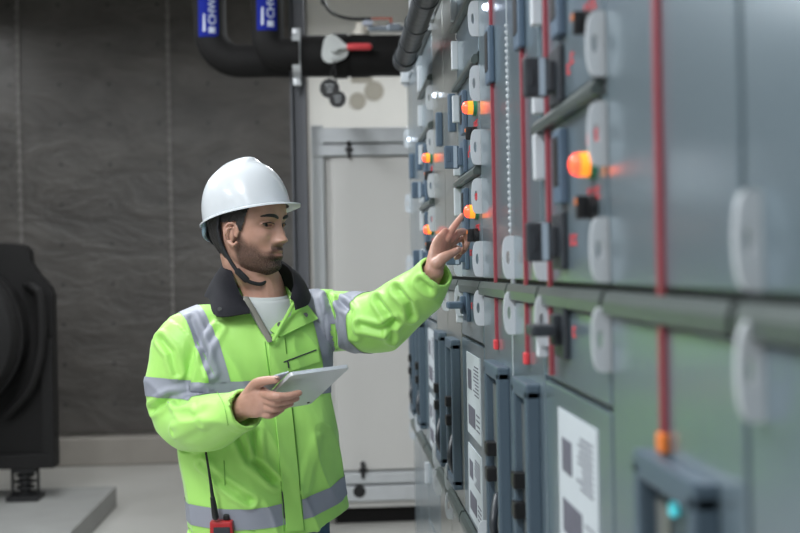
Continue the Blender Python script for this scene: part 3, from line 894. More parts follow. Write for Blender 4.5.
# eyelids
for s_ in (-1, 1):
    for (zz, rr, up_) in ((.0056, .0028, 1), (-.0056, .0018, -1)):
        pts = []
        for k in range(9):
            q = -1 + k / 4
            x = s_ * .0305 + q * .0155
            z = .0005 + zz * (1 - q * q) ** .7 + (.001 if q * s_ > 0 else -.001) * abs(q)
            yy = surf_y(x, z) + .0045 - .0015 * q * q
            pts.append(H3(x, yy, z))
        bt(pts, rr, seg=8)
# neck
bt([H3(0, -.030, -.02), H3(0, -.022, -.075), L3(-.004, .005, 1.44), L3(0, -.005, 1.36)], [(.050, .056), (.056, .060), (.060, .062), (.085, .075)], seg=24, up=TL, n=4)
# jaw-neck fill
bt([H3(0, .03, -.098), H3(0, .00, -.115)], [.032, .040], seg=16)
# torso and legs (under the clothes)
bt([L3(0, -.01, 1.33), L3(-.005, 0, 1.25), L3(0, 0, 1.05), L3(0, 0, .92), L3(0, 0, .84)], [(.11, .055), (.15, .09), (.14, .095), (.155, .10), (.14, .095)], seg=24, up=TL, n=3)
for s_ in (-1, 1):
    bt([L3(s_ * .085, 0, .86), L3(s_ * .10, .015, .48), L3(s_ * .105, -.01, .12), L3(s_ * .105, 0, .06)], [.082, .052, .036, .036], seg=16, n=3)
    bt([L3(s_ * .105, -.03, .045), L3(s_ * .115, .13, .035)], [.036, .028], seg=12)
RP = [L3(-.10, -.01, 1.31), L3(-.155, -.01, 1.30), W(175, 352, 2.92), W(173, 390, 2.90), W(181, 419, 2.87), W(210, 420, 2.77), W(245, 407, 2.66)]
bt(RP, [.050, .050, .045, .042, .041, .038, .027], seg=16, n=3)
LP = [L3(.10, -.01, 1.33), L3(.155, -.01, 1.325), W(346, 321, 3.06), W(372, 322, 3.00), W(398, 310, 2.95), W(420, 289, 2.89), W(433, 272, 2.84)]
bt(LP, [.050, .050, .045, .042, .040, .036, .027], seg=16, n=3)

def Wl(lst): return [W(*p) for p in lst]
# left hand, raised towards the panel -----------------------------------
d0 = 2.84
bt(Wl([(433, 272, 2.84), (437, 258, 2.855), (441, 247, 2.87), (446, 238, 2.885)]), [(.029, .020), (.035, .018), (.038, .016), (.030, .012)], seg=18, up=tuple(W(458, 244, 2.95) - W(437, 246, 2.86)), n=3)
bt(Wl([(446, 240, 2.87), (452, 229.5, 2.895), (457.5, 221.8, 2.915), (462.0, 215.6, 2.925)]), [.0110, .0095, .0085, .0070], seg=14, n=3)              # index
bt(Wl([(450, 241, 2.895), (458.5, 233.0, 2.925), (465.5, 232.5, 2.945), (467.5, 241, 2.945), (465.0, 247.5, 2.935)]), [.0115, .0098, .0090, .0082, .0070], seg=14, n=3)   # middle
bt(Wl([(449, 246, 2.91), (457.5, 239.5, 2.945), (464.0, 240.0, 2.965), (465.5, 248, 2.962), (461.5, 252.5, 2.945)]), [.0110, .0092, .0085, .0078, .0066], seg=14, n=3)   # ring
bt(Wl([(446, 252, 2.92), (453.5, 247.5, 2.955), (459.5, 249.5, 2.97), (459.0, 256, 2.96), (456, 258, 2.95)]), [.0095, .0080, .0074, .0068, .0058], seg=14, n=3)   # little
bt(Wl([(436, 264, 2.825), (443, 258, 2.825), (450.5, 254.0, 2.835), (458.0, 250.2, 2.85)]), [.0165, .0140, .0108, .0088], seg=14, n=3)              # thumb
# right hand under and over the tablet ------------------------------------
bt(Wl([(243, 407, 2.66), (251, 403, 2.640), (259, 401, 2.625), (266, 402, 2.620)]), [(.026, .022), (.036, .018), (.037, .016), (.030, .012)], seg=18, up=tuple(W(262, 415, 2.63) - W(258, 388, 2.63)), n=3)
bt(Wl([(264, 393.5, 2.615), (275, 396.0, 2.585), (287, 396.0, 2.590), (299.0, 393.0, 2.600)]), [.0115, .0100, .0090, .0076], seg=14, n=3)          # index
bt(Wl([(266, 400.0, 2.615), (276, 402.5, 2.600), (287, 401.0, 2.605), (296.5, 398.5, 2.612)]), [.0112, .0098, .0088, .0074], seg=14, n=3)          # middle
bt(Wl([(265, 407.0, 2.620), (274, 409.0, 2.612), (283, 406.5, 2.620), (291.0, 403.5, 2.632)]), [.0108, .0092, .0082, .0070], seg=14, n=3)
bt(Wl([(261, 413.0, 2.628), (269, 415.5, 2.622), (276, 413.0, 2.632), (282, 409.5, 2.645)]), [.0095, .0082, .0074, .0064], seg=14, n=3)
bt(Wl([(249, 394, 2.645), (256, 384.0, 2.62), (266, 380.6, 2.59), (276.5, 379.6, 2.575)]), [.0160, .0130, .0106, .0088], seg=14, n=3)             # thumb
bme = voxel(body, .0021, 3, .5)

def head_local(co):
    rel = co - np.array(HO); 
    return np.stack([rel @ np.array(HL), rel @ np.array(HF), rel[:, 2]], -1) / HS
hl = head_local(co_of(bme))
inhead = (np.abs(hl[:, 0]) < .1) & (np.abs(hl[:, 1]) < .13) & (hl[:, 2] > -.13) & (hl[:, 2] < .13)
lips = (G(hl[:, 0], hl[:, 2], 0, -.0675, .0150, .0065) * (hl[:, 1] > .07) * inhead)
ear_pink = inhead * np.clip((np.abs(hl[:, 0]) - .074) / .006, 0, 1) * (hl[:, 1] < .02)
at = bme.attributes.new('lips', 'FLOAT', 'POINT'); at.data.foreach_set('value', lips.astype(np.float32))
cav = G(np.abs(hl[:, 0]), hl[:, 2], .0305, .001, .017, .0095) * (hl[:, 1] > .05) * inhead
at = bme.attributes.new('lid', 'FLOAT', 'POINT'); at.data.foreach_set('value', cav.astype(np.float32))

m, N, Lk, P = newmat('skin')
tc = N.new('ShaderNodeTexCoord'); n = N.new('ShaderNodeTexNoise'); n.inputs['Scale'].default_value = 35; n.inputs['Detail'].default_value = 5
Lk.new(tc.outputs['Object'], n.inputs['Vector'])
cr = N.new('ShaderNodeValToRGB'); cr.color_ramp.elements[0].position = .3; cr.color_ramp.elements[0].color = (.43, .235, .17, 1); cr.color_ramp.elements[1].position = .7; cr.color_ramp.elements[1].color = (.52, .30, .23, 1)
Lk.new(n.outputs['Fac'], cr.inputs['Fac'])
a1 = N.new('ShaderNodeAttribute'); a1.attribute_name = 'lips'
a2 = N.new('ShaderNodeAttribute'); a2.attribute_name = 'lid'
mx = N.new('ShaderNodeMix'); mx.data_type = 'RGBA'; mx.inputs['B'].default_value = (.36, .15, .12, 1)
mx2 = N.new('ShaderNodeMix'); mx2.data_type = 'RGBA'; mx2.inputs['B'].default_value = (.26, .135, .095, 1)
Lk.new(cr.outputs['Color'], mx.inputs['A']); Lk.new(a1.outputs['Fac'], mx.inputs['Factor'])
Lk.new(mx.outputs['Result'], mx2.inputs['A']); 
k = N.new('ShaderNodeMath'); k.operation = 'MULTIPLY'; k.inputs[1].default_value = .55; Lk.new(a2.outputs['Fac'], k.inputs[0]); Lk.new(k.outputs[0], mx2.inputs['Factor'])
Lk.new(mx2.outputs['Result'], P.inputs['Base Color'])
P.inputs['Roughness'].default_value = .42; P.inputs['Subsurface Weight'].default_value = .12; P.inputs['Subsurface Radius'].default_value = (.012, .005, .003); P.inputs['Subsurface Scale'].default_value = 1
n3 = N.new('ShaderNodeTexNoise'); n3.inputs['Scale'].default_value = 240; Lk.new(tc.outputs['Object'], n3.inputs['Vector'])
b = N.new('ShaderNodeBump'); b.inputs['Strength'].default_value = .25; b.inputs['Distance'].default_value = .001; Lk.new(n3.outputs['Fac'], b.inputs['Height']); Lk.new(b.outputs['Normal'], P.inputs['Normal'])
M['skin'] = m

person = obj('person', bme, 'skin', smooth=True, origin=PO)
tag(person, 'worker in white hard hat and lime jacket, holding a tablet and pointing at the switches', 'person')
def po(name, bm, mat, parent=person, smooth=True, **k): return obj(name, bm, mat, parent, smooth=smooth, origin=PO, **k)

M['hair'] = pmat('black_hair', (.012, .010, .010), .5, nscale=160, namt=.5, bump=.6, bscale=260, bdist=.003)
# eyes

M['shaded_eye_white'] = pmat('shaded_eye_white', (.42, .38, .36), .15, nscale=60, namt=.04)  # eyeball white toned down, its shadow put into the colour
M['iris'] = pmat('iris_brown', (.020, .010, .006), .1, nscale=60, namt=.2)
for s_ in (-1, 1):
    ey_ = surf_y(s_ * .0305, .0005)
    c0 = H3(s_ * .0305, ey_ + .0035 - .0122, .0000)
    e = po('eye', sphere(bmesh.new(), c0, .0122, 24, 16), 'shaded_eye_white')
    gz = (HF * 1 + HL * .14).normalized()
    bm = bmesh.new(); q = c0 + gz * .0076
    tube(bm, [q, q + gz * .0036, q + gz * .0050], [.0074, .0064, .003], seg=20, cap='flat')
    po('iris', bm, 'iris', e)
    bp = [(s_ * (.0105 + .0082 * k), .0170 + .0055 * math.sin(k / 5 * PI * .80)) for k in range(6)]
    po('eyebrow', TB([H3(x_, surf_y(x_, z_) + .0012, z_) for x_, z_ in bp], [(.0034, .0016), (.0046, .0020), (.0046, .0020), (.0042, .0018), (.0032, .0015), (.0016, .001)], seg=10, up=(0, 0, 1), n=3), 'hair')
    lp_ = [(s_ * .0305 + q_ * .0155, .0040 + .0022 * (1 - q_ * q_) - .001 * abs(q_)) for q_ in np.linspace(-1, 1, 7)]
    po('eyelashes', TB([H3(x_, surf_y(x_, z_) + .0068, z_ - .0003) for x_, z_ in lp_], .0014, seg=6, n=2), 'hair')

# hair and beard ---------------------------------------------------------
def shell(z0, z1, th0, th1, off, mask, nz=70, nt=130, attr=None):
    bm = bmesh.new(); lay = bm.verts.layers.float.new('m') if attr else None; zs = np.linspace(z0, z1, nz); ths = np.linspace(th0, th1, nt); grid = []; vals = []
    for z in zs:
        o_ = np.array([off(z, t_) for t_ in ths])
        x, y, _ = head_pt(np.full(nt, z), ths, o_)
        grid.append([bm.verts.new(H3(x[k], y[k], z)) for k in range(nt)])
        vals.append([mask(z, ths[k], x[k], y[k]) for k in range(nt)])
    if lay:
        for r_, vv in zip(grid, vals):
            for v_, q in zip(r_, vv): v_[lay] = q
    for i in range(nz - 1):
        for k in range(nt - 1):
            if max(vals[i][k], vals[i][k + 1], vals[i + 1][k], vals[i + 1][k + 1]) > (.01 if attr else .5):
                bm.faces.new((grid[i][k], grid[i][k + 1], grid[i + 1][k + 1], grid[i + 1][k]))
    bmesh.ops.delete(bm, geom=[v_ for v_ in bm.verts if not v_.link_faces], context='VERTS')
    return bm
def hair_mask(z, th, x, y):
    # fringe line: above forehead, down to sideburn in front of ear, behind ear to nape
    jz = .004 * noise.noise(Vector((x * 90, y * 90, z * 90)))
    z = z + jz
    if y > .050: return 1 if z > .085 else 0
    if y > .010: return 1 if z > -.012 and y + jz < .030 + (z + .012) * .42 and (y > .024 or z > .012) else 0
    if y > -.024: return 1 if z > .010 else 0
    return 1 if z > -.075 + .02 * math.sin(y * 90) else 0
bm = shell(-.09, .066, 0, 2 * PI, lambda z, t_: .006 + .0015 * noise.noise(Vector((math.sin(t_) * 9, math.cos(t_) * 9, z * 60))), hair_mask, 90, 220)
for v_ in bm.verts: pass
po('hair', bm, 'hair')
def sm(a, b_, t_): 
    t_ = min(1, max(0, (t_ - a) / (b_ - a))); return t_ * t_ * (3 - 2 * t_)
def beard_mask(z, th, x, y):
    ax = abs(x)
    # upper edge: sideburn down along the jaw, across the cheek, up to the moustache
    if y < .0: return 0
    top = -.036 - .030 * math.exp(-((ax - .034) / .020) ** 2)          # dips on the cheek
    if y < .045: top = -.046 + (.045 - y) * 1.1
    if ax < .024: top = -.0485
    if y < .020: top = max(top, .004)
    v_ = sm(top + .012, top - .014, z)
    lips_ = math.exp(-.5 * (x / .0155) ** 4) * math.exp(-.5 * ((z + .0675) / .0070) ** 4)
    v_ *= 1 - lips_
    v_ *= sm(.0, .012, y)
    sb = .62 + .30 * math.exp(-.5 * ((ax) / .02) ** 2)
    return v_ * sb
bm = shell(-.1185, .02, -2.0, 2.0, lambda z, t_: .0013, beard_mask, 110, 220, attr=True)
m, N, Lk, P = newmat('beard_stubble')
P.inputs['Base Color'].default_value = (.018, .013, .012, 1); P.inputs['Roughness'].default_value = .6
at_ = N.new('ShaderNodeAttribute'); at_.attribute_name = 'm'
tc = N.new('ShaderNodeTexCoord'); n = N.new('ShaderNodeTexNoise'); n.inputs['Scale'].default_value = 420; n.inputs['Detail'].default_value = 2
Lk.new(tc.outputs['Object'], n.inputs['Vector'])
mr = N.new('ShaderNodeMapRange'); mr.inputs['From Min'].default_value = .30; mr.inputs['From Max'].default_value = .62; mr.inputs['To Min'].default_value = .50; mr.inputs['To Max'].default_value = 1.0
Lk.new(n.outputs['Fac'], mr.inputs['Value'])
k = N.new('ShaderNodeMath'); k.operation = 'MULTIPLY'; Lk.new(at_.outputs['Fac'], k.inputs[0]); Lk.new(mr.outputs['Result'], k.inputs[1]); Lk.new(k.outputs[0], P.inputs['Alpha'])
M['beard'] = m
po('beard', bm, 'beard')

# fingernails
M['nail'] = pmat('nail', (.55, .36, .30), .25, nscale=60, namt=.05)
p_ = W(276.5, 377.6, 2.568); nm = (W(276, 372, 2.60) - W(276, 379, 2.622)).normalized()
po('nail', sphere(bmesh.new(), p_, (.0062, .0045, .0028), 14, 8), 'nail')
p_ = W(457.6, 248.6, 2.842)
po('nail', sphere(bmesh.new(), p_, (.0045, .004, .0045), 14, 8), 'nail')

# ------------------------------------------------------------------ jacket
J = bmesh.new()
torso_rings = [(.800, .018, .000, .212, .158), (.86, .012, .000, .213, .156), (1.00, -.008, .0, .214, .150), (1.14, -.026, .0, .210, .148), (1.25, -.022, .0, .208, .138),
               (1.31, -.018, -.002, .190, .122), (1.355, -.010, -.004, .150, .104), (1.390, -.004, -.006, .105, .088), (1.43, -.004, -.006, .074, .070)]
def hem_tilt(x): return .020 * (x / .2) + .020 * (x / .2) ** 2      # the raised arm lifts the left side of the hem
n_seg = 56
rings = []
zz = spline([np.array(r) for r in torso_rings], 5)
for (z, cx, cy, a, b_) in zz:
    ring = []
    for k in range(n_seg):
        th = 2 * PI * k / n_seg
        c_, s_ = math.cos(th), math.sin(th)
        x = cx + a * math.copysign(abs(c_) ** .88, c_); y = cy + b_ * math.copysign(abs(s_) ** .9, s_)
        w_ = max(0, min(1, (1.15 - z) / .25))
        ring.append(J.verts.new(L3(x, y, z + hem_tilt(x) * w_)))
    rings.append(ring)
inner = []
for k in range(n_seg):      # hollow hem
    th = 2 * PI * k / n_seg
    inner.append(J.verts.new(L3(.185 * math.cos(th), .128 * math.sin(th), .86 + hem_tilt(.185 * math.cos(th)))))
lip = []
for k in range(n_seg):
    th = 2 * PI * k / n_seg
    x = .200 * math.copysign(abs(math.cos(th)) ** .9, math.cos(th))
    lip.append(J.verts.new(L3(x, .142 * math.copysign(abs(math.sin(th)) ** .9, math.sin(th)), .800 + hem_tilt(x))))
allr = [inner, lip] + rings
for i in range(len(allr) - 1):
    for k in range(n_seg): J.faces.new((allr[i][k], allr[i][(k + 1) % n_seg], allr[i + 1][(k + 1) % n_seg], allr[i + 1][k]))
J.faces.new(list(reversed(inner))); J.faces.new(rings[-1])

def sleeve(bm, pts, radii, dirn):
    """tube with an open cuff at its end"""
    path = spline([np.concatenate([np.array(p), [r]]) for p, r in zip(pts, radii)], 7)
    P_ = [a[:3] for a in path]; r_ = [a[3] for a in path]
    t_ = np.array(P_[-1]) - np.array(P_[-2]); t_ /= np.linalg.norm(t_)
    P_ += [P_[-1] + t_ * .004, P_[-1] - t_ * .045]; r_ += [r_[-1] - .009, r_[-1] - .011]
    # last two rings turn back inside: build by hand with constant frames
    tube_turn(bm, P_, r_, 30)
    return [np.array(p) for p in P_[:-2]], r_[:-2]
def tube_turn(bm, P_, r_, seg):
    T = []
    for i in range(len(P_)):
        a = max(0, min(i, len(P_) - 3)); b2 = min(a + 1, len(P_) - 3); a = b2 - 1 if b2 == a else a
        t_ = P_[b2] - P_[a]; T.append(t_ / np.linalg.norm(t_))
    a = np.array([0, 0, 1.]); 
    if abs(T[0][2]) > .9: a = np.array([0, 1., 0])
    rings = []
    for p, r, t_ in zip(P_, r_, T):
        a = a - t_ * a.dot(t_); a /= np.linalg.norm(a); b2 = np.cross(t_, a)
        rings.append([bm.verts.new(p + a * r * math.cos(2 * PI * k / seg) + b2 * r * math.sin(2 * PI * k / seg)) for k in range(seg)])
    for i in range(len(rings) - 1):
        for k in range(seg): bm.faces.new((rings[i][k], rings[i][(k + 1) % seg], rings[i + 1][(k + 1) % seg], rings[i + 1][k]))
    bm.faces.new(list(reversed(rings[0]))); bm.faces.new(rings[-1])

rp, rr_ = sleeve(J, [L3(-.10, -.01, 1.315), L3(-.155, -.01, 1.305), W(182, 351, 2.92), W(177, 390, 2.91), W(184, 419, 2.87), W(208, 422, 2.77), W(246, 409, 2.655)],
                 [.075, .082, .080, .079, .072, .066, .049], 0)
lp, lr_ = sleeve(J, [L3(.10, -.01, 1.345), L3(.155, -.01, 1.338), W(346, 321, 3.06), W(372, 322, 3.00), W(398, 310, 2.95), W(420, 291, 2.89), W(436, 272, 2.835)],
                 [.070, .082, .084, .083, .074, .062, .047], 0)
jme = voxel(J, .0042, 6, .5)

co = co_of(jme); no = no_of(jme)
rel = co - np.array(PO)
lx = rel @ np.array(TL); ly = rel @ np.array(TF); lz = rel[:, 2]
def arm_param(co, pts, rad):
    best = np.full(len(co), 1e9); tt = np.zeros(len(co)); s0 = 0
    for i in range(len(pts) - 1):
        a, b2 = pts[i], pts[i + 1]; ab = b2 - a; l2 = ab.dot(ab)
        t_ = np.clip(((co - a) @ ab) / l2, 0, 1)
        d = np.linalg.norm(co - (a + t_[:, None] * ab), axis=1) / (rad[i] * (1 - t_) + rad[i + 1] * t_)
        q = d < best; best[q] = d[q]; tt[q] = (s0 + t_ * math.sqrt(l2))[q]
        s0 += math.sqrt(l2)
    return best, tt, s0
rd, rt, rlen = arm_param(co, rp, rr_); ld_, lt, llen = arm_param(co, lp, lr_)
isR = (rd < 1.10) & (rt > .10); isL = (ld_ < 1.10) & (lt > .10)
# wrinkles
disp = np.zeros(len(co))
def nz_(v): return noise.noise(Vector(v))
def ridge(v): 
    q = 1 - abs(nz_(v)) * 2.0
    return max(0, q) ** 2
for i in range(len(co)):
    x, y, z = lx[i], ly[i], lz[i]
    if isR[i] or isL[i]:
        t_ = rt[i] if isR[i] else lt[i]; ln = rlen if isR[i] else llen
        s_ = 1 if isR[i] else 2
        soft = nz_((x * 8 + s_, y * 8, z * 8)) * .010
        fold = ridge((x * 7 + z * 7 + s_ * 3, y * 6, z * 5 - x * 5)) * .0055
        k_ = min(1, t_ / .12) * min(1, max(0, (ln - t_) / .05)); 
        disp[i] = (soft + fold - .003) * k_
    else:
        soft = nz_((x * 7, y * 7, z * 3.2 + 3)) * .010 + nz_((x * 5 + z * 9, y * 5, z * 6 - x * 4)) * .005
        fold = ridge((x * 9 + z * 4.0, y * 8, z * 3.0 - x * 3)) * .0065
        k_ = 1 if z < 1.30 else max(0, (1.42 - z) / .12)
        disp[i] = (soft * 1.25 + fold * 1.4 - .004) * k_
co2 = co + no * disp[:, None]
# fold lines pressed into the cloth: (points in the photograph with depth, width, depth)
def crease(pts, width, amp, d_):
    global co2
    P_ = [np.array(W(u, v, dd)) for u, v, dd in pts]
    best = np.full(len(co), 1e9)
    for a, b2 in zip(P_[:-1], P_[1:]):
        ab = b2 - a; t_ = np.clip(((co - a) @ ab) / ab.dot(ab), 0, 1)
        df = co - (a + t_[:, None] * ab)
        f_ = np.array(F); df = df - np.outer(df @ f_, f_) * .65
        best = np.minimum(best, np.linalg.norm(df, axis=1))
    q = best / width
    w_ = -amp * np.exp(-q * q) + amp * .55 * np.exp(-((q - 1.7) / .8) ** 2)
    front = np.clip(-(no @ np.array(F)) * 2, 0, 1)
    co2 = co2 + no * (w_ * front)[:, None]
for c_ in ([(228, 398, 2.72), (200, 405, 2.75), (176, 402, 2.80)], [(232, 412, 2.70), (205, 421, 2.72), (178, 430, 2.78)], [(219, 330, 2.88), (208, 352, 2.86), (203, 380, 2.86)],
           [(150, 410, 2.85), (168, 398, 2.82), (190, 394, 2.80)], [(190, 320, 2.85), (203, 348, 2.84), (212, 372, 2.85)], [(160, 340, 2.85), (172, 352, 2.85), (178, 372, 2.86)],
           [(338, 300, 2.98), (352, 312, 2.97), (356, 334, 2.97)], [(327, 296, 3.0), (334, 320, 2.98), (334, 352, 2.98)], [(378, 300, 2.90), (390, 318, 2.88), (392, 338, 2.9)], [(398, 290, 2.86), (408, 302, 2.85), (412, 318, 2.86)],
           [(362, 325, 2.93), (380, 330, 2.9), (396, 322, 2.88)], [(422, 282, 2.82), (430, 291, 2.8)],
           [(236, 430, 2.84), (250, 460, 2.84), (276, 484, 2.84)], [(255, 432, 2.84), (258, 462, 2.84), (272, 480, 2.84)], [(330, 400, 2.9), (318, 440, 2.87), (304, 492, 2.85)], [(205, 462, 2.86), (222, 480, 2.85), (250, 500, 2.84)]):
    crease(c_, .0095, .0115, 0)
# neck opening
vz = np.clip((lz - 1.305) / .10, 0, 1)
half = .012 + .060 * vz
e_ = np.clip((half - np.abs(lx - (-.020 + .020 * vz))) / .006, 0, 1)
push = e_ * (ly > .02) * (lz > 1.300) * np.clip((lz - 1.300) / .015, 0, 1)
co2 = co2 - np.outer(push * .028, np.array(TF))
set_co(jme, co2)

m, N, Lk, P = newmat('lime_fabric')
tc = N.new('ShaderNodeTexCoord'); n = N.new('ShaderNodeTexNoise'); n.inputs['Scale'].default_value = 5; n.inputs['Detail'].default_value = 4
Lk.new(tc.outputs['Object'], n.inputs['Vector'])
cr = N.new('ShaderNodeValToRGB'); cr.color_ramp.elements[0].position = .3; cr.color_ramp.elements[0].color = (.36, .70, .15, 1); cr.color_ramp.elements[1].position = .7; cr.color_ramp.elements[1].color = (.41, .76, .17, 1)
Lk.new(n.outputs['Fac'], cr.inputs['Fac']); Lk.new(cr.outputs['Color'], P.inputs['Base Color'])
P.inputs['Roughness'].default_value = .45; P.inputs['Specular IOR Level'].default_value = .35; P.inputs['Sheen Weight'].default_value = .15
w1 = N.new('ShaderNodeTexNoise'); w1.inputs['Scale'].default_value = 900; Lk.new(tc.outputs['Object'], w1.inputs['Vector'])
b = N.new('ShaderNodeBump'); b.inputs['Strength'].default_value = .12; b.inputs['Distance'].default_value = .0006; Lk.new(w1.outputs['Fac'], b.inputs['Height']); Lk.new(b.outputs['Normal'], P.inputs['Normal'])
M['lime'] = m
M['tape'] = pmat('reflective_tape', (.27, .285, .34), .55, metal=.0, nscale=14, namt=.05)
jraw = jme.copy()
jacket = po('jacket', jme, 'lime')

# bvh for draping
bmj = bmesh.new(); bmj.from_mesh(jraw); JB = BVHTree.FromBMesh(bmj)
def hit(u, v):
    o_ = JB.ray_cast(CAM, ray(u, v)); return o_
def tape(name, keep, planes, off=.0018, label=None, bend=None):
    """cut a band out of the jacket surface and lift it slightly"""
    bm = bmj.copy()
    bmesh.ops.delete(bm, geom=[f for f in bm.faces if not keep(f.calc_center_median())], context='FACES')
    if bend:
        for v_ in bm.verts: v_.co.z -= bend(v_.co)
    for co_, nn in planes:
        bmesh.ops.bisect_plane(bm, geom=bm.verts[:] + bm.edges[:] + bm.faces[:], plane_co=co_, plane_no=nn, clear_outer=True, clear_inner=False)
    if bend:
        for v_ in bm.verts: v_.co.z += bend(v_.co)
    bm.normal_update()
    nn = {v_: v_.normal.copy() for v_ in bm.verts}
    for v_ in bm.verts: v_.co += nn[v_] * off
    return po(name, bm, 'tape', jacket, label=label, recalc=False)
rpa = [Vector(p) for p in rp]; lpa = [Vector(p) for p in lp]
def near(pth, rad, p, lim=1.16, tmin=.10):
    best = 9; bt_ = 0; s0 = 0
    for i in range(0, len(pth) - 1):
        a, b2 = pth[i], pth[i + 1]; ab = b2 - a; l2 = ab.length_squared
        t_ = max(0, min(1, (p - a).dot(ab) / l2)); d = (p - a - ab * t_).length / (rad[i] * (1 - t_) + rad[i + 1] * t_)
        if d < best: best = d; bt_ = s0 + t_ * ab.length
        s0 += ab.length
    return best < lim and bt_ > tmin, bt_
def lloc(p): q = p - PO; return q.dot(TL), q.dot(TF), q.z
def torso_only(p): return not near(rpa, rr_, p, 1.12)[0] and not near(lpa, lr_, p, 1.12)[0]
# hem band
c_h = L3(0, 0, .866)
def hbend(p): return hem_tilt(lloc(p)[0])
tape('reflective_tape', lambda p: abs(lloc(p)[2] - hbend(p) - .866) < .05 and torso_only(p) and not ((abs(lloc(p)[0] - .012) / .194) ** 2.2 + (abs(lloc(p)[1]) / .138) ** 2.2 < 1), [(c_h + Z0 * .026, Z0), (c_h - Z0 * .026, -Z0)], bend=hbend)
# chest band
c_c = L3(0, 0, 1.176)
tape('reflective_tape', lambda p: abs(lloc(p)[2] - 1.176) < .05 and torso_only(p), [(c_c + Z0 * .024, Z0), (c_c - Z0 * .024, -Z0)])
# vertical bands over the shoulders
def band(xc_top, xc_bot, hwid, zlo):
    # plane pair containing the vertical direction tilted in x
    a = L3(xc_top, 0, 1.38); b2 = L3(xc_bot, 0, 1.17)
    dirn = (a - b2).normalized(); nn = TF.cross(dirn).normalized()
    if nn.dot(TL) < 0: nn = -nn
    mid = (a + b2) / 2
    tape('reflective_tape', lambda p: lloc(p)[2] > 1.12 and abs((p - mid).dot(nn)) < hwid + .02 and not (near(rpa, rr_, p, 1.12, .135)[0] or near(lpa, lr_, p, 1.12, .135)[0]) or (lloc(p)[2] > 1.33 and abs((p - mid).dot(nn)) < hwid + .02), [(mid + nn * hwid, nn), (mid - nn * hwid, -nn), (L3(0, 0, zlo), -Z0)])
band(-.190, -.142, .026, 1.195); band(.140, .164, .028, 1.195)
# sleeve bands
def sleeve_band(pth, rad, pc, axis, hwid):
    def kp(p):
        ok, t_ = near(pth, rad, p, 1.25, .08)
        return ok and abs((p - pc).dot(axis)) < hwid + .02 and (p - pc).length < .16
    tape('reflective_tape', kp, [(pc + axis * hwid, axis), (pc - axis * hwid, -axis)])
ax = (W(169, 395, 2.91) - W(173, 352, 2.92)).normalized(); sleeve_band(rpa, rr_, W(173, 388, 2.91), (ax + Z0 * -.0).normalized(), .024)
ax = (W(372, 322, 3.00) - W(346, 321, 3.06)).normalized(); sleeve_band(lpa, lr_, W(362, 322, 3.03), (ax + Z0 * .06).normalized(), .027)

# draped pieces -------------------------------------------------------------
def drape_quad(name, corners, off, thick, mat, nu=14, nv=8, parent=None, label=None):
    a, b2, c2, d2 = [np.array(p, float) for p in corners]
    bm = bmesh.new(); g = []
    lastd = 2.9
    for i in range(nv + 1):
        row = []
        for k in range(nu + 1):
            s_, t_ = k / nu, i / nv
            p = (a * (1 - s_) + b2 * s_) * (1 - t_) + (d2 * (1 - s_) + c2 * s_) * t_
            h = hit(*p)
            if h[0] is not None and (h[0] - CAM).length < 3.4:
                q = h[0] - ray(*p) * off
            else: q = CAM + ray(*p) * lastd
            lastd = (q - CAM).length
            row.append(bm.verts.new(q))
        g.append(row)
    for it in range(2):   # even out
        for v_ in bm.verts: pass
    for i in range(nv):
        for k in range(nu): bm.faces.new((g[i][k], g[i][k + 1], g[i + 1][k + 1], g[i + 1][k]))
    bmesh.ops.smooth_vert(bm, verts=bm.verts, factor=.5, use_axis_x=True, use_axis_y=True, use_axis_z=True)
    bmesh.ops.recalc_face_normals(bm, faces=bm.faces)
    geo = bmesh.ops.solidify(bm, geom=bm.faces[:], thickness=thick)
    return po(name, bm, mat, parent or jacket, smooth=40, label=label)
def drape_line(name, pts, r, mat, off=.001, parent=None, n=6, label=None):
    P_ = spline([np.array(p, float) for p in pts], n); out = []
    for p in P_:
        h = hit(*p)
        if h[0] is not None: out.append(h[0] - ray(*p) * off)
    return po(name, TB(out, r, seg=8), mat, parent or jacket, label=label)
M['lime_dark'] = pmat('lime_seam', (.19, .46, .07), .6, nscale=30, namt=.1)
M['lining'] = pmat('grey_beige_zip_tape', (.22, .21, .18), .6, nscale=60, namt=.1)
M['collar'] = pmat('black_corduroy', (.010, .010, .014), .8, nscale=80, namt=.3, spec=.25, bump=.3, bscale=300)
M['snap'] = pmat('snap_metal', (.30, .30, .32), .3, metal=.9, nscale=30, namt=.1)
drape_quad('placket', [(267, 337), (284, 334), (304, 531), (286, 532)], .003, .0035, 'lime', 6, 40)
drape_line('seam', [(265, 342), (272, 395), (278, 440), (284, 531)], .0014, 'lime_dark')
drape_line('seam', [(285, 338), (291, 395), (297, 450), (304, 530)], .0014, 'lime_dark')
fl = drape_quad('storm_flap', [(268, 330), (307, 305), (319, 319), (279, 338)], .010, .005, 'lime', 16, 8)
for (u, v) in ((305.5, 315.0), (279.5, 324.5)):
    h = hit(u, v); c_ = h[0] - ray(u, v) * .017; nn = -ray(u, v)
    po('snap', TB([c_ - nn * .004, c_ + nn * .003], .0062, seg=18, cap='flat'), 'snap', fl, smooth=40)
drape_quad('chest_pocket', [(281, 355), (317, 344), (320, 362), (286, 373)], .003, .003, 'lime', 14, 6)
drape_line('pocket_zip', [(284, 362), (300, 356), (316, 350)], .0018, 'dark_grey', off=.007)
drape_line('zip_pull', [(287.5, 361), (288.3, 364), (288.8, 367.5)], .0018, 'dark_grey', off=.009, n=3)
drape_line('side_pocket_seam', [(224, 461), (224.5, 472), (225, 485)], .0013, 'lime_dark')
drape_line('lower_pull', [(282, 492), (283, 500), (284.5, 518)], .0016, 'dark_grey', off=.006)
drape_line('hem_seam', [(197, 524), (225, 527), (255, 531)], .001, 'lime_dark')
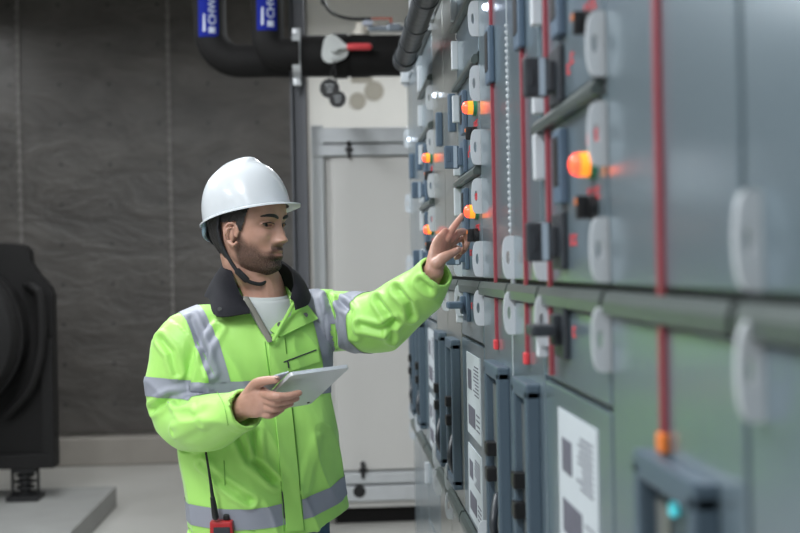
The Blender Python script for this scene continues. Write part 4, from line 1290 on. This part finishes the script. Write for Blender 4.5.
drape_quad('cuff_strap', [(226, 398), (238, 395.5), (242, 414), (231, 419)], .003, .003, 'lime', 8, 8)
drape_line('seam', [(217, 392), (224, 405), (228, 425)], .0011, 'lime_dark')
drape_line('shoulder_seam', [(181, 300), (191, 330), (208, 362), (216, 378)], .0011, 'lime_dark')
drape_line('shoulder_seam', [(325, 290), (334, 312), (337, 350)], .0011, 'lime_dark')
# zip edges of the open neck
def vedge(s_): 
    out = []
    for k in range(9):
        q = k / 8; z = 1.298 + .105 * q
        out.append(L3(-.020 + .020 * q + s_ * (.004 + .064 * q), .146 - .050 * q, z))
    return out
bm = bmesh.new(); tube(bm, vedge(-1), [(.0085, .002)] * 9, seg=10, up=tuple(TL)); po('zip_tape', bm, 'lining', jacket, label='grey-beige zip tape along the open neck')
bm = bmesh.new(); tube(bm, vedge(1), [(.0045, .002)] * 9, seg=10, up=tuple(TL)); po('neck_edge', bm, 'lime', jacket)

# t-shirt
bm = bmesh.new()
tube(bm, [L3(0, 0, 1.20), L3(0, 0, 1.30), L3(0, 0, 1.355), L3(0, 0, 1.395), L3(0, .002, 1.412)], [(.15, .105), (.14, .108), (.110, .100), (.082, .086), (.071, .076)], seg=40, up=tuple(TL), n=4, cap='flat')
M['tshirt'] = pmat('pale_tshirt', (.50, .53, .52), .85, nscale=10, namt=.05, bump=.3, bscale=30, bdist=.006)
po('t_shirt', bm, 'tshirt')

# collar
Tp = [(-.068, .120, 1.378), (-.079, .070, 1.425), (-.082, .012, 1.486), (-.060, -.055, 1.510), (0, -.082, 1.515), (.060, -.052, 1.505), (.080, .015, 1.480), (.070, .068, 1.445), (.046, .104, 1.400)]
Bp = [(-.070, .132, 1.366), (-.146, .098, 1.362), (-.138, .010, 1.400), (-.120, -.085, 1.410), (0, -.120, 1.420), (.115, -.085, 1.415), (.132, .010, 1.415), (.100, .096, 1.385), (.052, .137, 1.372)]
Ts = spline(Tp, 6); Bs = spline(Bp, 6); bm = bmesh.new(); g = []
for a, b2 in zip(Ts, Bs):
    row = []
    for k in range(9):
        q = k / 8; p = a * (1 - q) + b2 * q
        bul = math.sin(q * PI) * .007
        outd = np.array([p[0], p[1] * 1.2, 0]); outd /= max(1e-6, np.linalg.norm(outd))
        p = p + outd * bul * .6 + np.array([0, 0, bul])
        row.append(bm.verts.new(L3(*p)))
    g.append(row)
for i in range(len(g) - 1):
    for k in range(8): bm.faces.new((g[i][k], g[i][k + 1], g[i + 1][k + 1], g[i + 1][k]))
bmesh.ops.recalc_face_normals(bm, faces=bm.faces)
bmesh.ops.solidify(bm, geom=bm.faces[:], thickness=.006)
col_ = po('collar', bm, 'collar', jacket, smooth=50, label='black stand-up collar')
CB = BVHTree.FromObject(col_, bpy.context.evaluated_depsgraph_get())
def snap_on(u, v, par):
    r_ = ray(u, v); h = CB.ray_cast(CAM - PO, r_)
    c_ = (h[0] + PO) if h[0] is not None else W(u, v, 2.88)
    po('snap', TB([c_ + r_ * .003, c_ - r_ * .004], .0058, seg=18, cap='flat'), 'snap', par, smooth=40)
snap_on(219.5, 309, col_)
# jeans and boots
M['denim'] = pmat('denim', (.045, .095, .17), .8, nscale=60, namt=.25, bump=.2, bscale=300)
bm = bmesh.new()
tube(bm, [L3(0, 0, .95), L3(0, 0, .88), L3(0, 0, .80)], [(.170, .118), (.175, .120), (.165, .118)], seg=30, up=tuple(TL))
for s_ in (-1, 1):
    tube(bm, [L3(s_ * .085, 0, .82), L3(s_ * .10, .012, .5), L3(s_ * .105, -.005, .26), L3(s_ * .107, -.005, .09)], [(.090, .105), (.072, .080), (.062, .072), (.060, .075)], seg=20, up=tuple(TL), n=4, cap='flat')
po('jeans', voxel(bm, .008, 4), 'denim')
M['boot'] = pmat('boot_leather', (.03, .024, .02), .55, nscale=30, namt=.2)
for s_ in (-1, 1):
    bm = bmesh.new()
    tube(bm, [L3(s_ * .107, -.01, .20), L3(s_ * .107, -.01, .09)], .050, seg=18)
    tube(bm, [L3(s_ * .107, -.035, .055), L3(s_ * .112, .05, .055), L3(s_ * .118, .150, .046)], [(.044, .046), (.046, .045), (.042, .034)], seg=18, up=tuple(TL), n=3)
    b_ = po('boot', voxel(bm, .006, 4), 'boot')
    bm = bmesh.new(); c_ = L3(s_ * .112, .055, 0)
    pts = [L3(s_ * .112 + .050 * math.cos(a), .055 + .145 * math.sin(a), 0) for a in np.linspace(0, 2 * PI, 28, endpoint=False)]
    prism(bm, pts, (0, 0, .025)); po('boot_sole', bm, 'black', b_, smooth=40)

# ------------------------------------------------------------------ hard hat (worn: clothing of the person)
M['hat'] = pmat('white_hat_shell', (.63, .66, .69), .26, nscale=6, namt=.01, coat=.3, crough=.1)
TILT = math.radians(12)
hy = (HF * math.cos(TILT) + Z0 * math.sin(TILT)).normalized(); hz = (Z0 * math.cos(TILT) - HF * math.sin(TILT)).normalized()
HC = H3(0, -.008, .032)
def hatp(x, y, z):
    x, y, z = float(x), float(y), float(z)
    return HC + (HL * x + hy * y + hz * z)
def rimxy(th, e=0):
    s_, c_ = math.sin(th), math.cos(th)
    return (.102 + e) * s_, (.121 + e) * c_
bm = bmesh.new(); nt = 96; prof = []
# profile from brim edge inward and up (outer), then inner shell
def dome(q):   # q 0 rim .. 1 apex : radial factor, height
    a = q * PI / 2
    return math.cos(a) ** .80 if q < 1 else 0, .133 * math.sin(a) ** .92
def hat_ring(kind, q):
    out = []
    for k in range(nt):
        th = 2 * PI * k / nt; s_, c_ = math.sin(th), math.cos(th)
        if kind == 'brim':
            vis = max(0, c_) ** 2.2
            e = .010 + .022 * vis
            x, y = rimxy(th); l_ = math.hypot(x, y)
            x, y = x * (1 + e * q / l_), y * (1 + e * q / l_)
            z = -.004 * q - .006 * vis * q + (-.004 * max(0, -c_) * q)
            out.append((x, y, z))
        else:
            f, z = dome(q); x, y = rimxy(th)
            x, y = x * f, y * f
            amp = .0115 * math.exp(-.5 * (x / (.014 + .012 * sm(-.05, .08, y))) ** 2) * sm(.040, .080, z) * sm(.062, .050, y) 
            z2 = z + amp * (1 if kind == 'out' else .8)
            if kind == 'in': x, y, z2 = x * .965, y * .965, z2 - .004
            out.append((x, y, z2))
    return out
seq = [hat_ring('in', q) for q in np.linspace(.985, 0, 26)]
b1 = [[(x, y, z - .0035) for x, y, z in hat_ring('brim', q)] for q in (0, .5, 1)]
b2_ = [hat_ring('brim', q) for q in (1, .5)]
seq += b1 + b2_ + [hat_ring('out', q) for q in np.linspace(.0, .985, 34)]
rings = [[bm.verts.new(hatp(*p)) for p in ring] for ring in seq]
for i in range(len(rings) - 1):
    for k in range(nt): bm.faces.new((rings[i][k], rings[i][(k + 1) % nt], rings[i + 1][(k + 1) % nt], rings[i + 1][k]))
bm.faces.new(list(reversed(rings[0]))); bm.faces.new(rings[-1])
hat = po('hard_hat', bm, 'hat', label='white safety helmet with a raised ridge and short peak', smooth=50)
# harness inside and round the back of the head
M['strap'] = pmat('black_strap', (.012, .013, .016), .6, nscale=50, namt=.2)
bm = bmesh.new()
def hb(th, z, r=0):
    return H3((.083 + r) * math.sin(th), -.008 + (.1015 if math.cos(th) > 0 else .106) * math.cos(th) + r * math.cos(th), z)
tube(bm, [hb(th, .040 + .010 * math.cos(th)) for th in np.linspace(1.3, 2 * PI - 1.3, 30)], [(.013, .0022)] * 30, seg=8, up=(0, 0, 1), cap='flat')
for s_ in (-1, 1):
    tube(bm, [hb(s_ * 2.2, .030), hb(s_ * 2.55, -.005), hb(s_ * PI, -.03)], [(.013, .003)] * 3, seg=10, up=(0, 0, 1), n=4)
po('head_harness', bm, 'strap', hat, label='black head harness')
bm = bmesh.new(); tube(bm, [hb(-2.45, .002, .004), hb(-2.75, -.010, .006), hb(-PI, -.018, .008), hb(2.75, -.010, .006)], [(.017, .006)] * 4, seg=12, up=(0, 0, 1), n=4)
po('ratchet_band', bm, pmat('pale_blue_band', (.22, .32, .40), .4, nscale=30, namt=.05), hat, label='pale blue adjusting band at the back')
# chin strap: from both sides of the hat under the chin
bm = bmesh.new()
cs = [(-.083, -.020, .045), (-.0845, -.028, .010), (-.0820, -.026, -.030), (-.074, -.016, -.062), (-.064, .002, -.098), (-.048, .022, -.128), (-.022, .044, -.139), (.002, .047, -.130), (.018, .040, -.112), (.050, -.004, -.095), (.074, -.020, -.05), (.083, 0, .02)]
tube(bm, [H3(*p) for p in cs], [(.0048, .0040)] * len(cs), seg=10, up=(0, 0, 1), n=5)
po('chin_strap', bm, 'strap', hat)
bm = bmesh.new(); tube(bm, [H3(-.060, .008, -.107), H3(-.047, .024, -.1285)], [(.0085, .004)] * 2, seg=10, up=(0, 0, 1)); po('chin_buckle', bm, 'black', hat)

# ------------------------------------------------------------------ tablet
TLc = W(291, 375.5, 2.575); TRc = W(350, 367.5, 2.665)
e1 = (TRc - TLc); e1n = e1.normalized()
BLc = W(257, 412.5, 2.74); e2 = BLc - TLc; e2 = e2 - e1n * e2.dot(e1n); e2n = e2.normalized(); hgt = e2.length
nb = e1n.cross(e2n).normalized()
if nb.dot(F) > 0: nb = -nb          # out of the back, towards the camera
wd = e1.length
def tp(x, y, z): return TLc + e1n * x + e2n * y + nb * z
def rrect(x0, x1, y0, y1, r, z, n=6):
    out = []
    for cx, cy, a0 in ((x1 - r, y0 + r, -PI / 2), (x1 - r, y1 - r, 0), (x0 + r, y1 - r, PI / 2), (x0 + r, y0 + r, PI)):
        for k in range(n + 1):
            a = a0 + PI / 2 * k / n; out.append(tp(cx + r * math.cos(a), cy + r * math.sin(a), z))
    return out
tb = thing('tablet', 'silver tablet computer held in the worker\'s right hand', 'tablet', tuple(TLc))
def to(name, bm, mat, parent=tb, **k): return obj(name, bm, mat, parent, origin=TLc, **k)
bm = prism(bmesh.new(), rrect(0, wd, 0, hgt, .010, 0), nb * -.0085)
bmesh.ops.bevel(bm, geom=[e for e in bm.edges if len(e.link_faces) == 2 and e.calc_face_angle(0) > 1.2], offset=.002, segments=2, affect='EDGES')
M['alu'] = pmat('tablet_aluminium', (.62, .64, .67), .42, metal=.3, nscale=10, namt=.02)
to('tablet_body', bm, 'alu', smooth=40)
bm = prism(bmesh.new(), rrect(.004, wd - .004, .004, hgt - .004, .008, -.0084), nb * -.0008)
to('screen', bm, pmat('screen_glass', (.02, .022, .025), .08, nscale=10, namt=.05), label='dark glass screen')
cv = [tp(-.020, .040, -.018), tp(.004, .012, -.013), tp(.004, hgt * .62, -.013), tp(-.020, hgt * .62, -.018)]
to('folio_cover', prism(bmesh.new(), cv, nb * -.003), 'label_white', label='pale cover flap folded out beside the tablet')
to('camera_lens', TB([tp(wd - .014, hgt - .016, 0), tp(wd - .014, hgt - .016, .0015)], .0035, seg=16, cap='flat'), 'black')

# ------------------------------------------------------------------ two-way radio at the hip
M['radio_red'] = pmat('radio_red', (.42, .02, .025), .4, nscale=30, namt=.05)
c0 = W(222, 524, 2.82); 
rd_ = thing('two_way_radio', 'red handheld radio with a black aerial clipped at the worker\'s right hip', 'radio', tuple(c0))
def ro(name, bm, mat, parent=rd_, **k): return obj(name, bm, mat, parent, origin=c0, **k)
def rl(u, v, d): return W(u, v, d)
def rbox(x0, x1, z0, z1, y0, y1, bev):
    bm = B(x0, x1, y0, y1, z0, z1, bev=bev)
    mt = Matrix(((R0.x, -F.x, 0, c0.x), (R0.y, -F.y, 0, c0.y), (0, 0, 1, c0.z), (0, 0, 0, 1)))
    bm.transform(mt); return bm
ro('radio_body', rbox(-.028, .028, -.11, .010, -.016, .018, .006), 'radio_red')
ro('control_knob', rbox(.004, .018, .010, .024, -.006, .008, .003), 'black')
ro('face_plate', rbox(-.018, .022, -.05, -.004, .0175, .020, .002), 'dark_grey')
ro('aerial', TB([rl(206, 453, 2.81), rl(209.5, 475, 2.80), rl(213, 500, 2.80), rl(215.5, 517, 2.80)], [.0028, .0032, .0050, .0062], seg=12, n=3), 'black', smooth=True)
ro('aerial_base', TB([rl(212.6, 498, 2.80), rl(215.5, 517, 2.80)], [.0062, .0085], seg=14), 'black', smooth=True)

# ------------------------------------------------------------------ world and view
w = bpy.data.worlds.new('world'); S.world = w; w.use_nodes = True
w.node_tree.nodes['Background'].inputs['Color'].default_value = (.5, .55, .6, 1)
w.node_tree.nodes['Background'].inputs['Strength'].default_value = .05
S.view_settings.view_transform = 'Standard'
S.view_settings.look = 'None'
S.view_settings.gamma = 1
S.view_settings.use_curve_mapping = False
S.view_settings.exposure = 0.0
